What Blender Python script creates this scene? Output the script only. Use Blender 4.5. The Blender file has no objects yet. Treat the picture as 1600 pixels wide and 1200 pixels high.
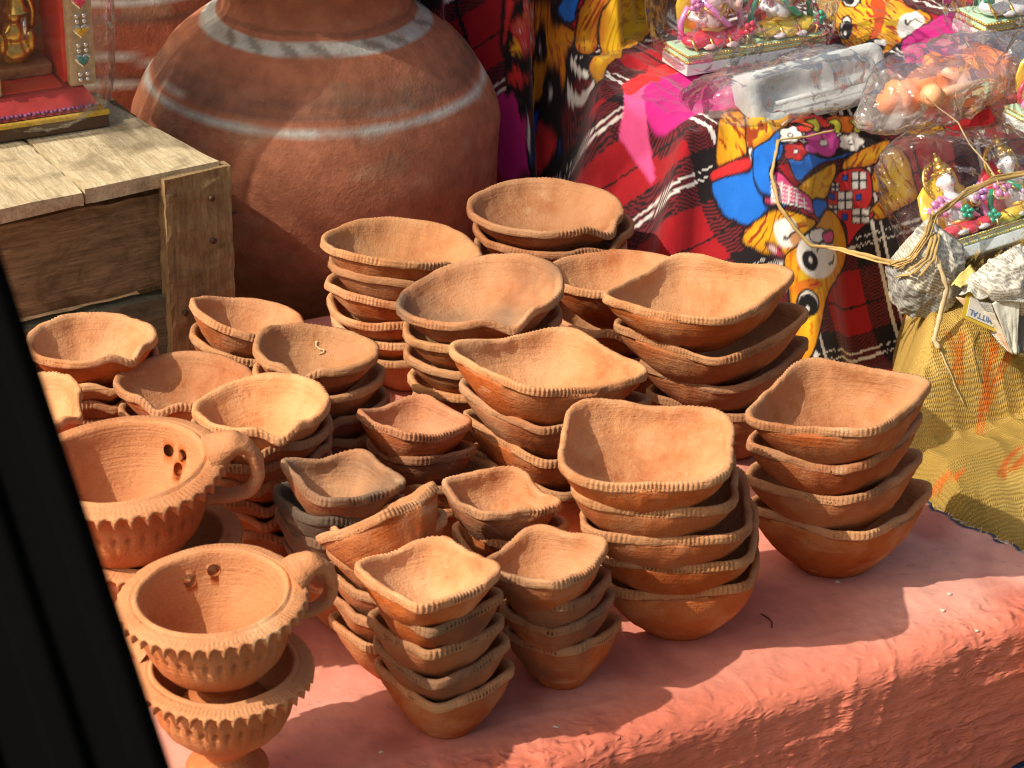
import bpy, bmesh, math, random
import numpy as np
from mathutils import Vector, Matrix
from mathutils.bvhtree import BVHTree
rad = math.radians
SC = bpy.context.scene
COL = SC.collection
RNG = np.random.default_rng(7)
random.seed(7)

# ------------------------------------------------------------------ camera
HF = rad(24); FPX = 800/math.tan(HF/2); PITCH = rad(28); DIST = 1.9; ROLL = rad(1.5)
CAM = np.array([0, -DIST*math.cos(PITCH), DIST*math.sin(PITCH)])
FW = np.array([0, math.cos(PITCH), -math.sin(PITCH)])
_r0 = np.array([1., 0, 0]); _u0 = np.cross(_r0, FW)
RT = _r0*math.cos(ROLL)+_u0*math.sin(ROLL); UP = _u0*math.cos(ROLL)-_r0*math.sin(ROLL)
cd = bpy.data.cameras.new('camera'); cam = bpy.data.objects.new('camera', cd); COL.objects.link(cam)
cd.sensor_width = 36; cd.lens = 18/math.tan(HF/2); cd.clip_start = 0.02; cd.clip_end = 200
m = Matrix.Identity(4)
for i in range(3):
    m[i][0] = RT[i]; m[i][1] = UP[i]; m[i][2] = -FW[i]; m[i][3] = CAM[i]
cam.matrix_world = m
cd.dof.use_dof = True; cd.dof.focus_distance = 1.80; cd.dof.aperture_fstop = cd.lens/3.4
SC.camera = cam

# ------------------------------------------------------------------ sky, sun, exposure
SUN_AZ, SUN_EL = 207, 46
w = bpy.data.worlds.new('World'); SC.world = w; w.use_nodes = True
nt = w.node_tree; bg = nt.nodes['Background']
sky = nt.nodes.new('ShaderNodeTexSky'); sky.sky_type = 'NISHITA'; sky.sun_disc = False
sky.sun_elevation = rad(SUN_EL); sky.sun_rotation = rad((90-SUN_AZ) % 360)
sky.dust_density = 6.0; sky.air_density = 1.0; sky.ozone_density = 0.6
hz_ = nt.nodes.new('ShaderNodeMixRGB'); hz_.blend_type = 'MULTIPLY'; hz_.inputs[0].default_value = 1; hz_.inputs[2].default_value = (1, .93, .82, 1)
nt.links.new(sky.outputs[0], hz_.inputs[1]); nt.links.new(hz_.outputs[0], bg.inputs[0]); bg.inputs[1].default_value = 0.14
sl = bpy.data.lights.new('sun', 'SUN'); sl.energy = 4.5; sl.angle = rad(0.55); sl.color = (1, 0.90, 0.74)
so = bpy.data.objects.new('sun', sl); COL.objects.link(so)
sd = Vector((math.cos(rad(SUN_EL))*math.cos(rad(SUN_AZ)), math.cos(rad(SUN_EL))*math.sin(rad(SUN_AZ)), math.sin(rad(SUN_EL))))
so.rotation_euler = sd.to_track_quat('Z', 'Y').to_euler(); so.location = sd*5
SC.view_settings.view_transform = 'Standard'; SC.view_settings.look = 'None'
SC.view_settings.exposure = 0.04; SC.view_settings.gamma = 1
SC.view_settings.use_curve_mapping = False
SC.render.engine = 'CYCLES'
SC.cycles.transparent_max_bounces = 16; SC.cycles.max_bounces = 8
SC.cycles.use_denoising = True; SC.cycles.filter_width = 1.15

# ------------------------------------------------------------------ frame of the stall: A runs along its front edge, B backwards
TH = rad(28)
A = np.array([math.cos(TH), math.sin(TH), 0]); B = np.array([-math.sin(TH), math.cos(TH), 0])
def ray(px, py): return FW*FPX+RT*(px-800)-UP*(py-600)
def P(px, py, z=0.0):
    d = ray(px, py); return CAM+d*((z-CAM[2])/d[2])
def proj(p):
    v = np.asarray(p)-CAM; q = v@FW
    return 800+FPX*(v@RT)/q, 600-FPX*(v@UP)/q, FPX/q
def ab(a, b, z=0.0): return A*a+B*b+np.array([0, 0, z])

# ------------------------------------------------------------------ noise
def _hash(ix, iy, iz):
    h = (ix.astype(np.int64)*374761393+iy.astype(np.int64)*668265263+iz.astype(np.int64)*2147483647) & 0x7fffffff
    h = ((h ^ (h >> 13))*1274126177) & 0x7fffffff
    h = h ^ (h >> 16)
    return (h & 0xffff)/65535.0
def vnoise(p):
    p = np.asarray(p, float); f = np.floor(p); t = p-f; t = t*t*t*(t*(t*6-15)+10); i = f.astype(np.int64)
    x, y, z = i[..., 0], i[..., 1], i[..., 2]; u, v, q = t[..., 0], t[..., 1], t[..., 2]
    def L(a, b, k): return a+(b-a)*k
    return L(L(L(_hash(x, y, z), _hash(x+1, y, z), u), L(_hash(x, y+1, z), _hash(x+1, y+1, z), u), v),
             L(L(_hash(x, y, z+1), _hash(x+1, y, z+1), u), L(_hash(x, y+1, z+1), _hash(x+1, y+1, z+1), u), v), q)*2-1
def fbm(p, o=3, g=0.5):
    s = 0; a = 1; p = np.asarray(p, float)
    for k in range(o):
        s = s+a*vnoise(p*(2.03**k)+17.3*k); a *= g
    return s
def ridge(p, o=3):
    s = 0; a = 1; p = np.asarray(p, float)
    for k in range(o):
        s = s+a*(1-np.abs(vnoise(p*(2.1**k)+9.1*k))*2); a *= .5
    return s
def sstep(e0, e1, x):
    t = np.clip((x-e0)/(e1-e0), 0, 1); return t*t*(3-2*t)
def st3(x, y, z=0.0):
    x, y = np.broadcast_arrays(x, y); return np.stack([x, y, np.broadcast_to(z, x.shape)], -1)

# ------------------------------------------------------------------ objects
def mesh_np(name, V, Fq, smooth=True):
    me = bpy.data.meshes.new(name); V = np.asarray(V, np.float32).reshape(-1, 3); Fq = np.asarray(Fq, np.int32)
    k = Fq.shape[1]; n = len(Fq)
    me.vertices.add(len(V)); me.vertices.foreach_set('co', V.ravel())
    me.loops.add(n*k); me.loops.foreach_set('vertex_index', Fq.ravel())
    me.polygons.add(n); me.polygons.foreach_set('loop_start', np.arange(0, n*k, k, dtype=np.int32))
    me.polygons.foreach_set('loop_total', np.full(n, k, np.int32))
    me.polygons.foreach_set('use_smooth', np.full(n, smooth))
    me.update(calc_edges=True); me.validate(clean_customdata=False)
    return me
def grid_faces(nr, nc, wrap=True):
    r = np.arange(nr-1)[:, None]; c = np.arange(nc if wrap else nc-1)[None, :]; c2 = (c+1) % nc
    return np.stack([r*nc+c, r*nc+c2, (r+1)*nc+c2, (r+1)*nc+c], -1).reshape(-1, 4)
def link(name, me, mat, parent=None, loc=None):
    o = bpy.data.objects.new(name, me); COL.objects.link(o)
    if mat is not None and me is not None and len(me.materials) == 0: me.materials.append(mat)
    if parent is not None: o.parent = parent
    if loc is not None: o.location = Vector([float(v) for v in loc])
    return o
def tag(o, label=None, cat=None, group=None, kind=None):
    if label: o['label'] = label
    if cat: o['category'] = cat
    if group: o['group'] = group
    if kind: o['kind'] = kind
    return o
def empty(name, loc, label, cat, group=None, rz=0.0):
    o = bpy.data.objects.new(name, None); COL.objects.link(o); o.location = Vector([float(v) for v in loc]); o.rotation_euler[2] = rz
    o.empty_display_size = .02
    return tag(o, label, cat, group)
def bm_obj(name, bm, mat, parent=None, smooth=False, loc=None):
    me = bpy.data.meshes.new(name); bmesh.ops.recalc_face_normals(bm, faces=bm.faces[:]); bm.to_mesh(me); bm.free()
    if smooth: me.polygons.foreach_set('use_smooth', np.ones(len(me.polygons), bool))
    return link(name, me, mat, parent, loc)
def set_col(me, name, C):
    at = me.color_attributes.new(name, 'FLOAT_COLOR', 'POINT'); C = np.asarray(C, np.float32)
    if C.shape[1] == 3: C = np.concatenate([C, np.ones((len(C), 1), np.float32)], 1)
    at.data.foreach_set('color', C.ravel())
def tube(pts, rads, ns=10, flat=1.0, cap=True, updir=(0, 0, 1)):
    """swept tube: returns V, F(quads)"""
    pts = np.asarray(pts, float); n = len(pts); rads = np.broadcast_to(rads, (n,))
    T = np.gradient(pts, axis=0); T /= np.linalg.norm(T, axis=1, keepdims=True)+1e-12
    up = np.array(updir, float); V = []
    s = np.cross(T[0], up)
    if np.linalg.norm(s) < .1: s = np.cross(T[0], [1, 0, 0])
    for i in range(n):
        s = s-T[i]*(s@T[i]); s /= np.linalg.norm(s); u = np.cross(s, T[i])
        a = np.linspace(0, 2*math.pi, ns, endpoint=False)
        V.append(pts[i]+rads[i]*(np.cos(a)[:, None]*s+flat*np.sin(a)[:, None]*u))
    V = np.concatenate(V); F = grid_faces(n, ns)
    if cap:
        V = np.concatenate([V, pts[:1], pts[-1:]]); k = np.arange(ns); k2 = (k+1) % ns
        F = np.concatenate([F, np.stack([np.full(ns, n*ns), k2, k, k], -1), np.stack([np.full(ns, n*ns+1), (n-1)*ns+k, (n-1)*ns+k2, (n-1)*ns+k2], -1)])
    return V, F
def fix_quads(V, F):
    """build mesh allowing degenerate quads as triangles"""
    me = bpy.data.meshes.new('m'); me.from_pydata([tuple(v) for v in V], [], [tuple(f) if len(set(f)) == 4 else tuple(dict.fromkeys(int(i) for i in f)) for f in F.tolist()])
    me.polygons.foreach_set('use_smooth', np.ones(len(me.polygons), bool)); me.update(); return me
def catmull(pts, n=10, closed=False):
    pts = np.asarray(pts, float); out = []; N = len(pts)
    rng_ = range(N) if closed else range(N-1)
    for i in rng_:
        if closed: p0, p1, p2, p3 = pts[i-1], pts[i], pts[(i+1) % N], pts[(i+2) % N]
        else: p0, p1, p2, p3 = pts[max(i-1, 0)], pts[i], pts[i+1], pts[min(i+2, N-1)]
        for t in np.linspace(0, 1, n, endpoint=False):
            out.append(.5*((2*p1)+(-p0+p2)*t+(2*p0-5*p1+4*p2-p3)*t*t+(-p0+3*p1-3*p2+p3)*t**3))
    if not closed: out.append(pts[-1])
    return np.array(out)

# ------------------------------------------------------------------ materials
class N:
    def __init__(s, name):
        s.m = bpy.data.materials.new(name); s.m.use_nodes = True; s.t = s.m.node_tree; s.b = s.t.nodes['Principled BSDF']
        s.out = s.t.nodes['Material Output']; s.tc = s.t.nodes.new('ShaderNodeTexCoord')
    def n(s, ty, **kw):
        x = s.t.nodes.new('ShaderNode'+ty)
        for k, v in kw.items():
            if k.startswith('i_'): x.inputs[k[2:].replace('_', ' ')].default_value = v
            else: setattr(x, k, v)
        return x
    def l(s, a, b): s.t.links.new(a, b)
    def noise(s, scale, detail=4, rough=.55, vec=None, dist=0.0):
        x = s.n('TexNoise'); x.inputs['Scale'].default_value = scale; x.inputs['Detail'].default_value = detail
        x.inputs['Roughness'].default_value = rough; x.inputs['Distortion'].default_value = dist
        s.l(vec if vec is not None else s.tc.outputs['Object'], x.inputs['Vector']); return x.outputs['Fac']
    def ramp(s, fac, stops):
        r = s.n('ValToRGB'); e = r.color_ramp.elements
        while len(e) < len(stops): e.new(.5)
        for i, (p, c) in enumerate(stops):
            e[i].position = p; e[i].color = (*c, 1) if len(c) == 3 else c
        s.l(fac, r.inputs[0]); return r.outputs[0]
    def mix(s, fac, a, b, mode='MIX'):
        x = s.n('MixRGB', blend_type=mode)
        for v, i in ((fac, 0), (a, 1), (b, 2)):
            if isinstance(v, (int, float)): x.inputs[i].default_value = v
            elif isinstance(v, tuple): x.inputs[i].default_value = (*v, 1)
            else: s.l(v, x.inputs[i])
        return x.outputs[0]
    def math(s, op, a, b=None, c=None):
        x = s.n('Math', operation=op)
        for i, v in enumerate((a, b, c)):
            if v is None: continue
            if isinstance(v, (int, float)): x.inputs[i].default_value = v
            else: s.l(v, x.inputs[i])
        return x.outputs[0]
    def bump(s, h, st=.3, d=.002, prev=None):
        x = s.n('Bump'); x.inputs['Strength'].default_value = st; x.inputs['Distance'].default_value = d; s.l(h, x.inputs['Height'])
        if prev is not None: s.l(prev, x.inputs['Normal'])
        return x.outputs[0]
    def attr(s, name, ty='GEOMETRY'):
        x = s.n('Attribute', attribute_name=name, attribute_type=ty); return x
    def mapping(s, sc, rot=(0, 0, 0), src=None):
        x = s.n('Mapping'); x.inputs['Scale'].default_value = sc; x.inputs['Rotation'].default_value = rot
        s.l(src if src is not None else s.tc.outputs['Object'], x.inputs[0]); return x.outputs[0]
    def fin(s, col=None, rough=.8, nrm=None, spec=.3, **kw):
        if col is not None:
            if isinstance(col, tuple): s.b.inputs['Base Color'].default_value = (*col, 1)
            else: s.l(col, s.b.inputs['Base Color'])
        if isinstance(rough, (int, float)): s.b.inputs['Roughness'].default_value = rough
        else: s.l(rough, s.b.inputs['Roughness'])
        s.b.inputs['Specular IOR Level'].default_value = spec
        if nrm is not None: s.l(nrm, s.b.inputs['Normal'])
        for k, v in kw.items(): s.b.inputs[k.replace('_', ' ')].default_value = v
        return s.m

def mat_clay(name, pale=(.60, .335, .18), mid=(.51, .235, .105), dark=(.37, .125, .046), bandy=0.0):
    k = N(name); oi = k.n('ObjectInfo'); off = k.n('VectorMath', operation='ADD')
    k.l(k.tc.outputs['Object'], off.inputs[0])
    sc = k.n('VectorMath', operation='SCALE'); cmb = k.n('CombineXYZ')
    for i in range(3): k.l(oi.outputs['Random'], cmb.inputs[i])
    k.l(cmb.outputs[0], sc.inputs[0]); sc.inputs['Scale'].default_value = 37.0; k.l(sc.outputs[0], off.inputs[1])
    v = off.outputs[0]
    n1 = k.noise(16, 4, .6, v); n2 = k.noise(75, 5, .65, v); n3 = k.noise(420, 4, .6, v); n4 = k.noise(1500, 2, .5, v)
    c = k.ramp(n1, [(.30, dark), (.48, mid), (.68, pale)])
    c = k.mix(k.ramp(n2, [(.35, (0, 0, 0)), (.75, (.55, .55, .55))]), c, pale)
    c = k.mix(k.ramp(n3, [(.60, (0, 0, 0)), (.72, (.35, .35, .35))]), c, (.62, .42, .25))
    c = k.mix(k.ramp(n3, [(.27, (.45, .45, .45)), (.36, (0, 0, 0))]), c, tuple(x*.6 for x in dark))
    ext = k.math('MULTIPLY', k.attr('ext').outputs['Fac'], k.ramp(k.noise(26, 4, .6, v), [(.36, (.35, .35, .35)), (.56, (1, 1, 1))]))
    c = k.mix(ext, c, k.mix(1.0, c, (.86, .46, .24), 'MULTIPLY'))
    tone = k.attr('tone', 'OBJECT').outputs['Color']
    c = k.mix(1.0, c, tone, 'MULTIPLY')
    # smoke-blackened firing clouds
    soot = k.attr('soot', 'OBJECT').outputs['Fac']
    n5 = k.noise(11, 3, .55, v)
    f = k.math('MULTIPLY', k.ramp(k.math('ADD', n5, k.math('MULTIPLY', k.math('SUBTRACT', soot, .5), .9)), [(.55, (0, 0, 0)), (.78, (1, 1, 1))]), .85)
    c = k.mix(f, c, (.075, .070, .062))
    # brown firing tint, a different amount on every piece
    br = k.attr('brown', 'OBJECT').outputs['Fac']
    c = k.mix(k.math('MULTIPLY', br, k.ramp(k.noise(9, 3, .5, v), [(.3, (.3, .3, .3)), (.65, (1, 1, 1))])), c, (.27, .135, .075))
    # pale slip / dust smears
    n6 = k.noise(30, 3, .5, k.mapping((1, 1, 2.5), src=v))
    c = k.mix(k.ramp(n6, [(.66, (0, 0, 0)), (.76, (.42, .42, .42))]), c, (.66, .47, .28))
    h = k.math('ADD', k.math('MULTIPLY', n3, .8), k.math('MULTIPLY', n4, .35))
    b1 = k.bump(h, .68, .0013); b2 = k.bump(n2, .42, .0028, b1)
    # horizontal wiping lines of the wheel
    wl = k.noise(1.0, 3, .6, k.mapping((14, 14, 420), src=v))
    b3 = k.bump(wl, .42, .0018, b2)
    return k.fin(c, .9, b3, .12)
CLAY = mat_clay('clay')
CUPCLAY = mat_clay('pale_clay', (.60, .29, .14), (.54, .235, .105), (.42, .155, .062))

def mat_vc(name, rough=.8, bump=None, spec=.2, attr='col', sheen=0.0, mottle=.25):
    k = N(name); c = k.attr(attr).outputs['Color']
    n = k.noise(60, 4, .6)
    c = k.mix(1.0, c, k.ramp(n, [(.25, (1-mottle,)*3), (.75, (1+mottle*.3,)*3)]), 'MULTIPLY')
    nr = None
    if bump:
        nr = k.bump(k.noise(bump[0], 4, .6), bump[1], bump[2])
        if len(bump) > 3: nr = k.bump(k.noise(bump[3], 3, .6), bump[4], bump[5], nr)
    m_ = k.fin(c, rough, nr, spec)
    if sheen: k.b.inputs['Sheen Weight'].default_value = sheen
    return m_
def mat_plain(name, col, rough=.6, var=.15, scale=40, metal=0.0, bump=.2, spec=.4, coat=0.0):
    k = N(name); n = k.noise(scale, 4, .6)
    c = k.ramp(n, [(.25, tuple(x*(1-var) for x in col)), (.75, tuple(min(1, x*(1+var)) for x in col))])
    return k.fin(c, rough, k.bump(k.noise(scale*6, 3, .6), bump, .001), spec, Metallic=metal, Coat_Weight=coat)

def mat_wood(name, c0, c1, c2, along='X', grain=1.0):
    k = N(name); oi = k.n('ObjectInfo')
    off = k.n('VectorMath', operation='ADD'); k.l(k.tc.outputs['Object'], off.inputs[0])
    cmb = k.n('CombineXYZ'); k.l(k.math('MULTIPLY', oi.outputs['Random'], 9.0), cmb.inputs[0]); k.l(k.math('MULTIPLY', oi.outputs['Random'], 5.0), cmb.inputs[1]); k.l(cmb.outputs[0], off.inputs[1])
    s = {'X': (6, 60, 60), 'Y': (60, 6, 60), 'Z': (60, 60, 6)}[along]
    v = k.mapping(tuple(x*grain for x in s), src=off.outputs[0])
    g = k.noise(1.6, 9, .75, v, 1.4); g2 = k.noise(7, 7, .75, v, .6); bl = k.noise(26, 6, .7, off.outputs[0], .8)
    c = k.ramp(g, [(.30, c0), (.5, c1), (.68, c2)])
    c = k.mix(k.ramp(g2, [(.35, (.6, .6, .6)), (.55, (0, 0, 0))]), c, tuple(x*.55 for x in c0))
    c = k.mix(k.ramp(bl, [(.48, (0, 0, 0)), (.68, (.75, .75, .75))]), c, tuple(x*.45 for x in c0))
    c = k.mix(1.0, c, k.ramp(oi.outputs['Random'], [(0, (.78, .78, .78)), (1, (1.1, 1.08, 1.02))]), 'MULTIPLY')
    h = k.math('ADD', k.math('MULTIPLY', g2, .6), k.math('MULTIPLY', g, .8))
    return k.fin(c, .85, k.bump(k.noise(300, 4, .7), .25, .001, k.bump(h, .7, .0025)), .15)

def mat_plastic(name, tint=(.97, .98, 1.0), haze=.10, scale=38):
    """thin crumpled polythene: mostly see-through, glossy, a little milky"""
    k = N(name)
    v = k.n('TexVoronoi', feature='DISTANCE_TO_EDGE'); v.inputs['Scale'].default_value = scale
    wn = k.n('TexNoise'); wn.inputs['Scale'].default_value = scale*.6; wn.inputs['Detail'].default_value = 3; k.l(k.tc.outputs['Object'], wn.inputs['Vector'])
    mx = k.n('VectorMath', operation='MULTIPLY_ADD'); k.l(wn.outputs['Color'], mx.inputs[0]); mx.inputs[1].default_value = (.035,)*3; k.l(k.tc.outputs['Object'], mx.inputs[2])
    k.l(mx.outputs[0], v.inputs['Vector'])
    n = k.noise(scale*1.3, 3, .5, dist=.6)
    h = k.math('ADD', k.math('ADD', k.math('MULTIPLY', v.outputs['Distance'], 2.5), k.math('MULTIPLY', n, .7)), k.math('MULTIPLY', k.noise(scale*3.5, 3, .5), .30))
    nr = k.bump(h, .8, .0045)
    tr = k.n('BsdfTransparent'); tr.inputs[0].default_value = (*tint, 1)
    gl = k.n('BsdfGlossy'); gl.inputs['Roughness'].default_value = .12; k.l(nr, gl.inputs['Normal'])
    df = k.n('BsdfDiffuse'); df.inputs[0].default_value = (.78, .79, .80, 1); k.l(nr, df.inputs['Normal'])
    tl = k.n('BsdfTranslucent'); tl.inputs[0].default_value = (.75, .77, .78, 1); k.l(nr, tl.inputs['Normal'])
    dm = k.n('MixShader'); dm.inputs[0].default_value = .5; k.l(df.outputs[0], dm.inputs[1]); k.l(tl.outputs[0], dm.inputs[2])
    fr = k.n('LayerWeight'); fr.inputs['Blend'].default_value = .22; k.l(nr, fr.inputs['Normal'])
    hz = k.ramp(k.noise(scale*.5, 4, .6), [(.42, (haze*.1,)*3), (.78, (haze*2.4,)*3)])
    m1 = k.n('MixShader'); k.l(k.math('ADD', hz, k.math('MULTIPLY', k.math('POWER', fr.outputs['Facing'], 2.5), .30)), m1.inputs[0]); k.l(tr.outputs[0], m1.inputs[1]); k.l(dm.outputs[0], m1.inputs[2])
    m2 = k.n('MixShader'); k.l(k.math('MULTIPLY', k.math('ADD', fr.outputs['Fresnel'], .02), .62), m2.inputs[0]); k.l(m1.outputs[0], m2.inputs[1]); k.l(gl.outputs[0], m2.inputs[2])
    k.l(m2.outputs[0], k.out.inputs['Surface'])
    return k.m
PLASTIC = mat_plastic('polythene', haze=.07)
MILKY = mat_plastic('milky_polythene', (.97, .97, .97), .36, 30)
PLASTIC_CLEAR = mat_plastic('clear_polythene', (.99, .97, .94), .05, 16)

GOLD = mat_plain('gold_paint', (.78, .52, .13), .28, .2, 120, .9, .3)
BRASS = mat_plain('brass', (.70, .48, .12), .25, .2, 100, .9, .2)
SILVER = mat_plain('silver_bead', (.80, .80, .80), .18, .1, 100, .85, .1)
WHITEP = mat_plain('white_plaster', (.62, .68, .68), .55, .08, 30, 0, .5)
GREYP = mat_plain('unpainted_plaster', (.50, .55, .58), .8, .12, 35, 0, .8)
MINT = mat_plain('mint_paint', (.50, .78, .55), .35, .1, 60, .0, .3, .5, .3)
def pearl(name, col): return mat_plain(name, col, .22, .12, 90, .25, .3, .6, .5)
PINKP = pearl('pearl_pink', (.80, .30, .62)); REDP = pearl('pearl_red', (.70, .06, .10)); GREENP = pearl('pearl_green', (.03, .42, .25))
YELP = pearl('pearl_yellow', (.85, .62, .07)); SKINP = pearl('pearl_skin', (.82, .62, .58)); WHITEPEARL = pearl('pearl_white', (.82, .82, .86)); VIOLP = pearl('pearl_violet', (.62, .28, .70))
ORANGEP = mat_plain('orange_paint', (.86, .27, .10), .6, .15, 80, 0, .3, .3, .0)
BLACKP = mat_plain('black_paint', (.012, .012, .012), .5)
# ================================================================== ground and bench
k = N('earth'); n1 = k.noise(6, 5, .6); n2 = k.noise(60, 5, .65)
EARTH = k.fin(k.mix(.5, k.ramp(n1, [(.3, (.16, .125, .09)), (.7, (.26, .21, .16))]), k.ramp(n2, [(.3, (.12, .10, .08)), (.7, (.30, .25, .19))])), .95, k.bump(n2, .6, .01), .1)
V = [(x, y, -.56) for y in np.linspace(-60, 60, 13) for x in np.linspace(-60, 60, 13)]
tag(link('ground', mesh_np('ground', V, grid_faces(13, 13, False)), EARTH), kind='structure')

def box_bm(bm, a0, a1, b0, b1, z0, z1, frame=True, bev=0.0):
    vs = []
    for z in (z0, z1):
        for (a, b) in ((a0, b0), (a1, b0), (a1, b1), (a0, b1)):
            p = ab(a, b, z) if frame else np.array([a, b, z]); vs.append(bm.verts.new(p))
    fs = [bm.faces.new([vs[i] for i in q]) for q in ((3, 2, 1, 0), (4, 5, 6, 7), (0, 1, 5, 4), (1, 2, 6, 5), (2, 3, 7, 6), (3, 0, 4, 7))]
    if bev:
        es = list({e for f in fs for e in f.edges})
        bmesh.ops.bevel(bm, geom=es, offset=bev, segments=2, profile=.6, affect='EDGES')
WOODD = mat_wood('bench_wood', (.10, .065, .04), (.17, .11, .065), (.24, .16, .09))
t = empty('stall_bench', ab(-.1, -.1, -.56), 'low wooden bench under the red and patterned cloths, carrying the clay bowls', 'bench')
t.rotation_euler[2] = 0
def bench_part(name, a0, a1, b0, b1, z0, z1):
    bm = bmesh.new(); box_bm(bm, a0, a1, b0, b1, z0, z1); o = bm_obj(name, bm, WOODD, t); o.matrix_parent_inverse = Matrix.Translation(t.location).inverted(); return o
bench_part('bench_top', -.78, .20, -.43, .165, -.045, -.012)
bench_part('rear_shelf', -.9, .95, .19, .95, -.095, -.066)
bench_part('side_shelf', .235, .95, -.42, .185, -.105, -.075)
for (a, b) in ((-.75, -.40), (.17, -.40), (-.75, .13), (.17, .13)): bench_part('leg', a-.02, a+.02, b-.02, b+.02, -.56, -.046)
for (a, b) in ((-.87, .92), (.9, .92), (.9, -.38), (.9, .22), (-.87, .22)): bench_part('leg', a-.02, a+.02, b-.02, b+.02, -.56, -.107)

# ================================================================== red oilcloth
def right_edge(b):
    return np.interp(b, [-.45, -.372, -.298, -.2, -.1, .17], [.234, .210, .186, .196, .225, .236])
nA, nT, nS = 470, 250, 120
vs_b = []; rows = []
Rr = .016
bt = np.linspace(.17, -.45+Rr, nT); arc = np.linspace(0, math.pi/2, 14)[1:]; dn = np.concatenate([np.linspace(0, .17, nS-16)[1:], np.linspace(.17, .5, 17)[1:]])
rb = np.concatenate([bt, -.45+Rr-Rr*np.sin(arc), np.full(len(dn), -.45)])
rz = np.concatenate([np.zeros(nT), -Rr+Rr*np.cos(arc), -Rr-dn])
rnb = np.concatenate([np.zeros(nT), -np.sin(arc), -np.ones(len(dn))]); rnz = np.concatenate([np.ones(nT), np.cos(arc), np.zeros(len(dn))])
sl_ = np.concatenate([[0], np.cumsum(np.hypot(np.diff(rb), np.diff(rz)))])
u = np.linspace(0, 1, nA)
aL = -.78; aR = right_edge(np.clip(rb, -.45, .17))
# frayed right edge
aR = aR+.0035*fbm(st3(sl_*110, sl_*0, 0.), 3)
AA = aL+(aR-aL)[:, None]*u[None, :]; BB = np.repeat(rb[:, None], nA, 1); ZZ = np.repeat(rz[:, None], nA, 1); SS = np.repeat(sl_[:, None], nA, 1)
front = sstep(-.395, -.45, BB)
q = np.stack([AA, SS, np.zeros_like(AA)], -1)
warp = np.stack([fbm(q*9+3, 2), fbm(q*9+40, 2), np.zeros_like(AA)], -1)*.02
q2 = q+warp
big = fbm(q2*7, 2)*.0030
fine = (ridge(q2*np.array([22, 30, 1]), 2)-.7)*.0030+(ridge(q2*np.array([60, 110, 1])+5, 3)-.8)*.0016
# long fold creases of the sheet (it was kept folded)
def crease(x, pos, wdt): return np.exp(-((x-pos)/wdt)**2)
cr = 0
wob = fbm(q*14+8, 2)*.004
for pa in (-.42, -.21, -.055, .045, .118, .186): cr = cr+crease(AA+wob*1.8+.25*(SS-.62)*np.sin(pa*50), pa, .0016)*sstep(-.5, .2, fbm(q*12+pa*9, 2))
for pb in (.30, .465, .575, .655, .70, .78): cr = cr+.8*crease(SS+wob, pb, .0022)
patch = sstep(-.1, .35, fbm(q*16+70, 2))
disp = big*(.30+.55*front)+fine*(.14*(1-front)+front*(.22+.55*patch))+cr*(.0006+.0008*front)
sag = sstep(.62, 1.0, SS)*.012*np.sin(AA*34+fbm(q*5, 2)*2)
dispn = disp+sag*front
Vp = A[None, None]*AA[..., None]+B[None, None]*(BB+rnb[:, None]*dispn)[..., None]+np.array([0, 0, 1.])*(ZZ+rnz[:, None]*dispn)[..., None]
me = mesh_np('red_cloth', Vp, grid_faces(len(rb), nA, False))
# colour: faded brick red, rubbed paler on the creases, greasy dark patches, a navy hem along the cut right edge
q3 = q.reshape(-1, 3)
base = np.array([.69, .27, .205]); fade = np.array([.72, .38, .31]); stain = np.array([.42, .12, .09])
f1 = sstep(-.2, .9, fbm(q3*6+90, 3))[:, None]*.8; f2 = sstep(.35, .8, fbm(q3*11+33, 3))[:, None]*.75
c = base*(1-f1)+fade*f1; c = c*(1-f2)+stain*f2
cc = np.clip(cr.ravel(), 0, 1)[:, None]*.13; c = c*(1-cc)+np.array([.74, .42, .32])*cc
spk = sstep(.84, .92, vnoise(q3*np.array([300, 300, 1.])))[:, None]*.35; c = c*(1-spk)+np.array([.25, .15, .13])*spk
scr = 0*(sstep(.95, 1.0, 1-np.abs(vnoise(q3*np.array([16, 40, 1])+12)*2))*sstep(.1, .5, vnoise(q3*9+4)))[:, None]*.5
c = c*(1-scr)+np.array([.28, .10, .09])*scr
hem = (sstep(.0045, .002, (aR[:, None]-AA)).ravel()*(BB.ravel() > -.38))[:, None]; c = c*(1-hem)+np.array([.05, .06, .10])*hem
wf = (sstep(.0030, .001, (aR[:, None]-AA)).ravel()*(BB.ravel() < -.375))[:, None]; c = c*(1-wf)+np.array([.62, .55, .48])*wf
fr_ = front.ravel()[:, None]; c = c*(1-.75*fr_)+np.array([.64, .15, .08])*(1+.25*(f1-.4))*.75*fr_
set_col(me, 'col', c); set_col(me, 'front', np.repeat(np.clip(.12+front.ravel()[:, None]*(.35+.65*patch.ravel()[:, None]), 0, 1), 3, 1))
k = N('red_oilcloth'); cc_ = k.attr('col').outputs['Color']; fa_ = k.attr('front').outputs['Fac']
c_ = k.mix(1.0, cc_, k.ramp(k.noise(60, 4, .6), [(.25, (.84, .82, .80)), (.75, (1.06, 1.06, 1.06))]), 'MULTIPLY')
def rmf(sc, vec, det=5):
    x = k.n('TexNoise', noise_type='RIDGED_MULTIFRACTAL'); x.inputs['Scale'].default_value = sc; x.inputs['Detail'].default_value = det; x.inputs['Roughness'].default_value = .5; x.inputs['Distortion'].default_value = .3; k.l(vec, x.inputs['Vector']); return x.outputs['Fac']
v_ = k.mapping((1, 1, 1), (0, 0, -TH)); v2_ = k.mapping((1, 1, 2.6), src=v_)
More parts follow.
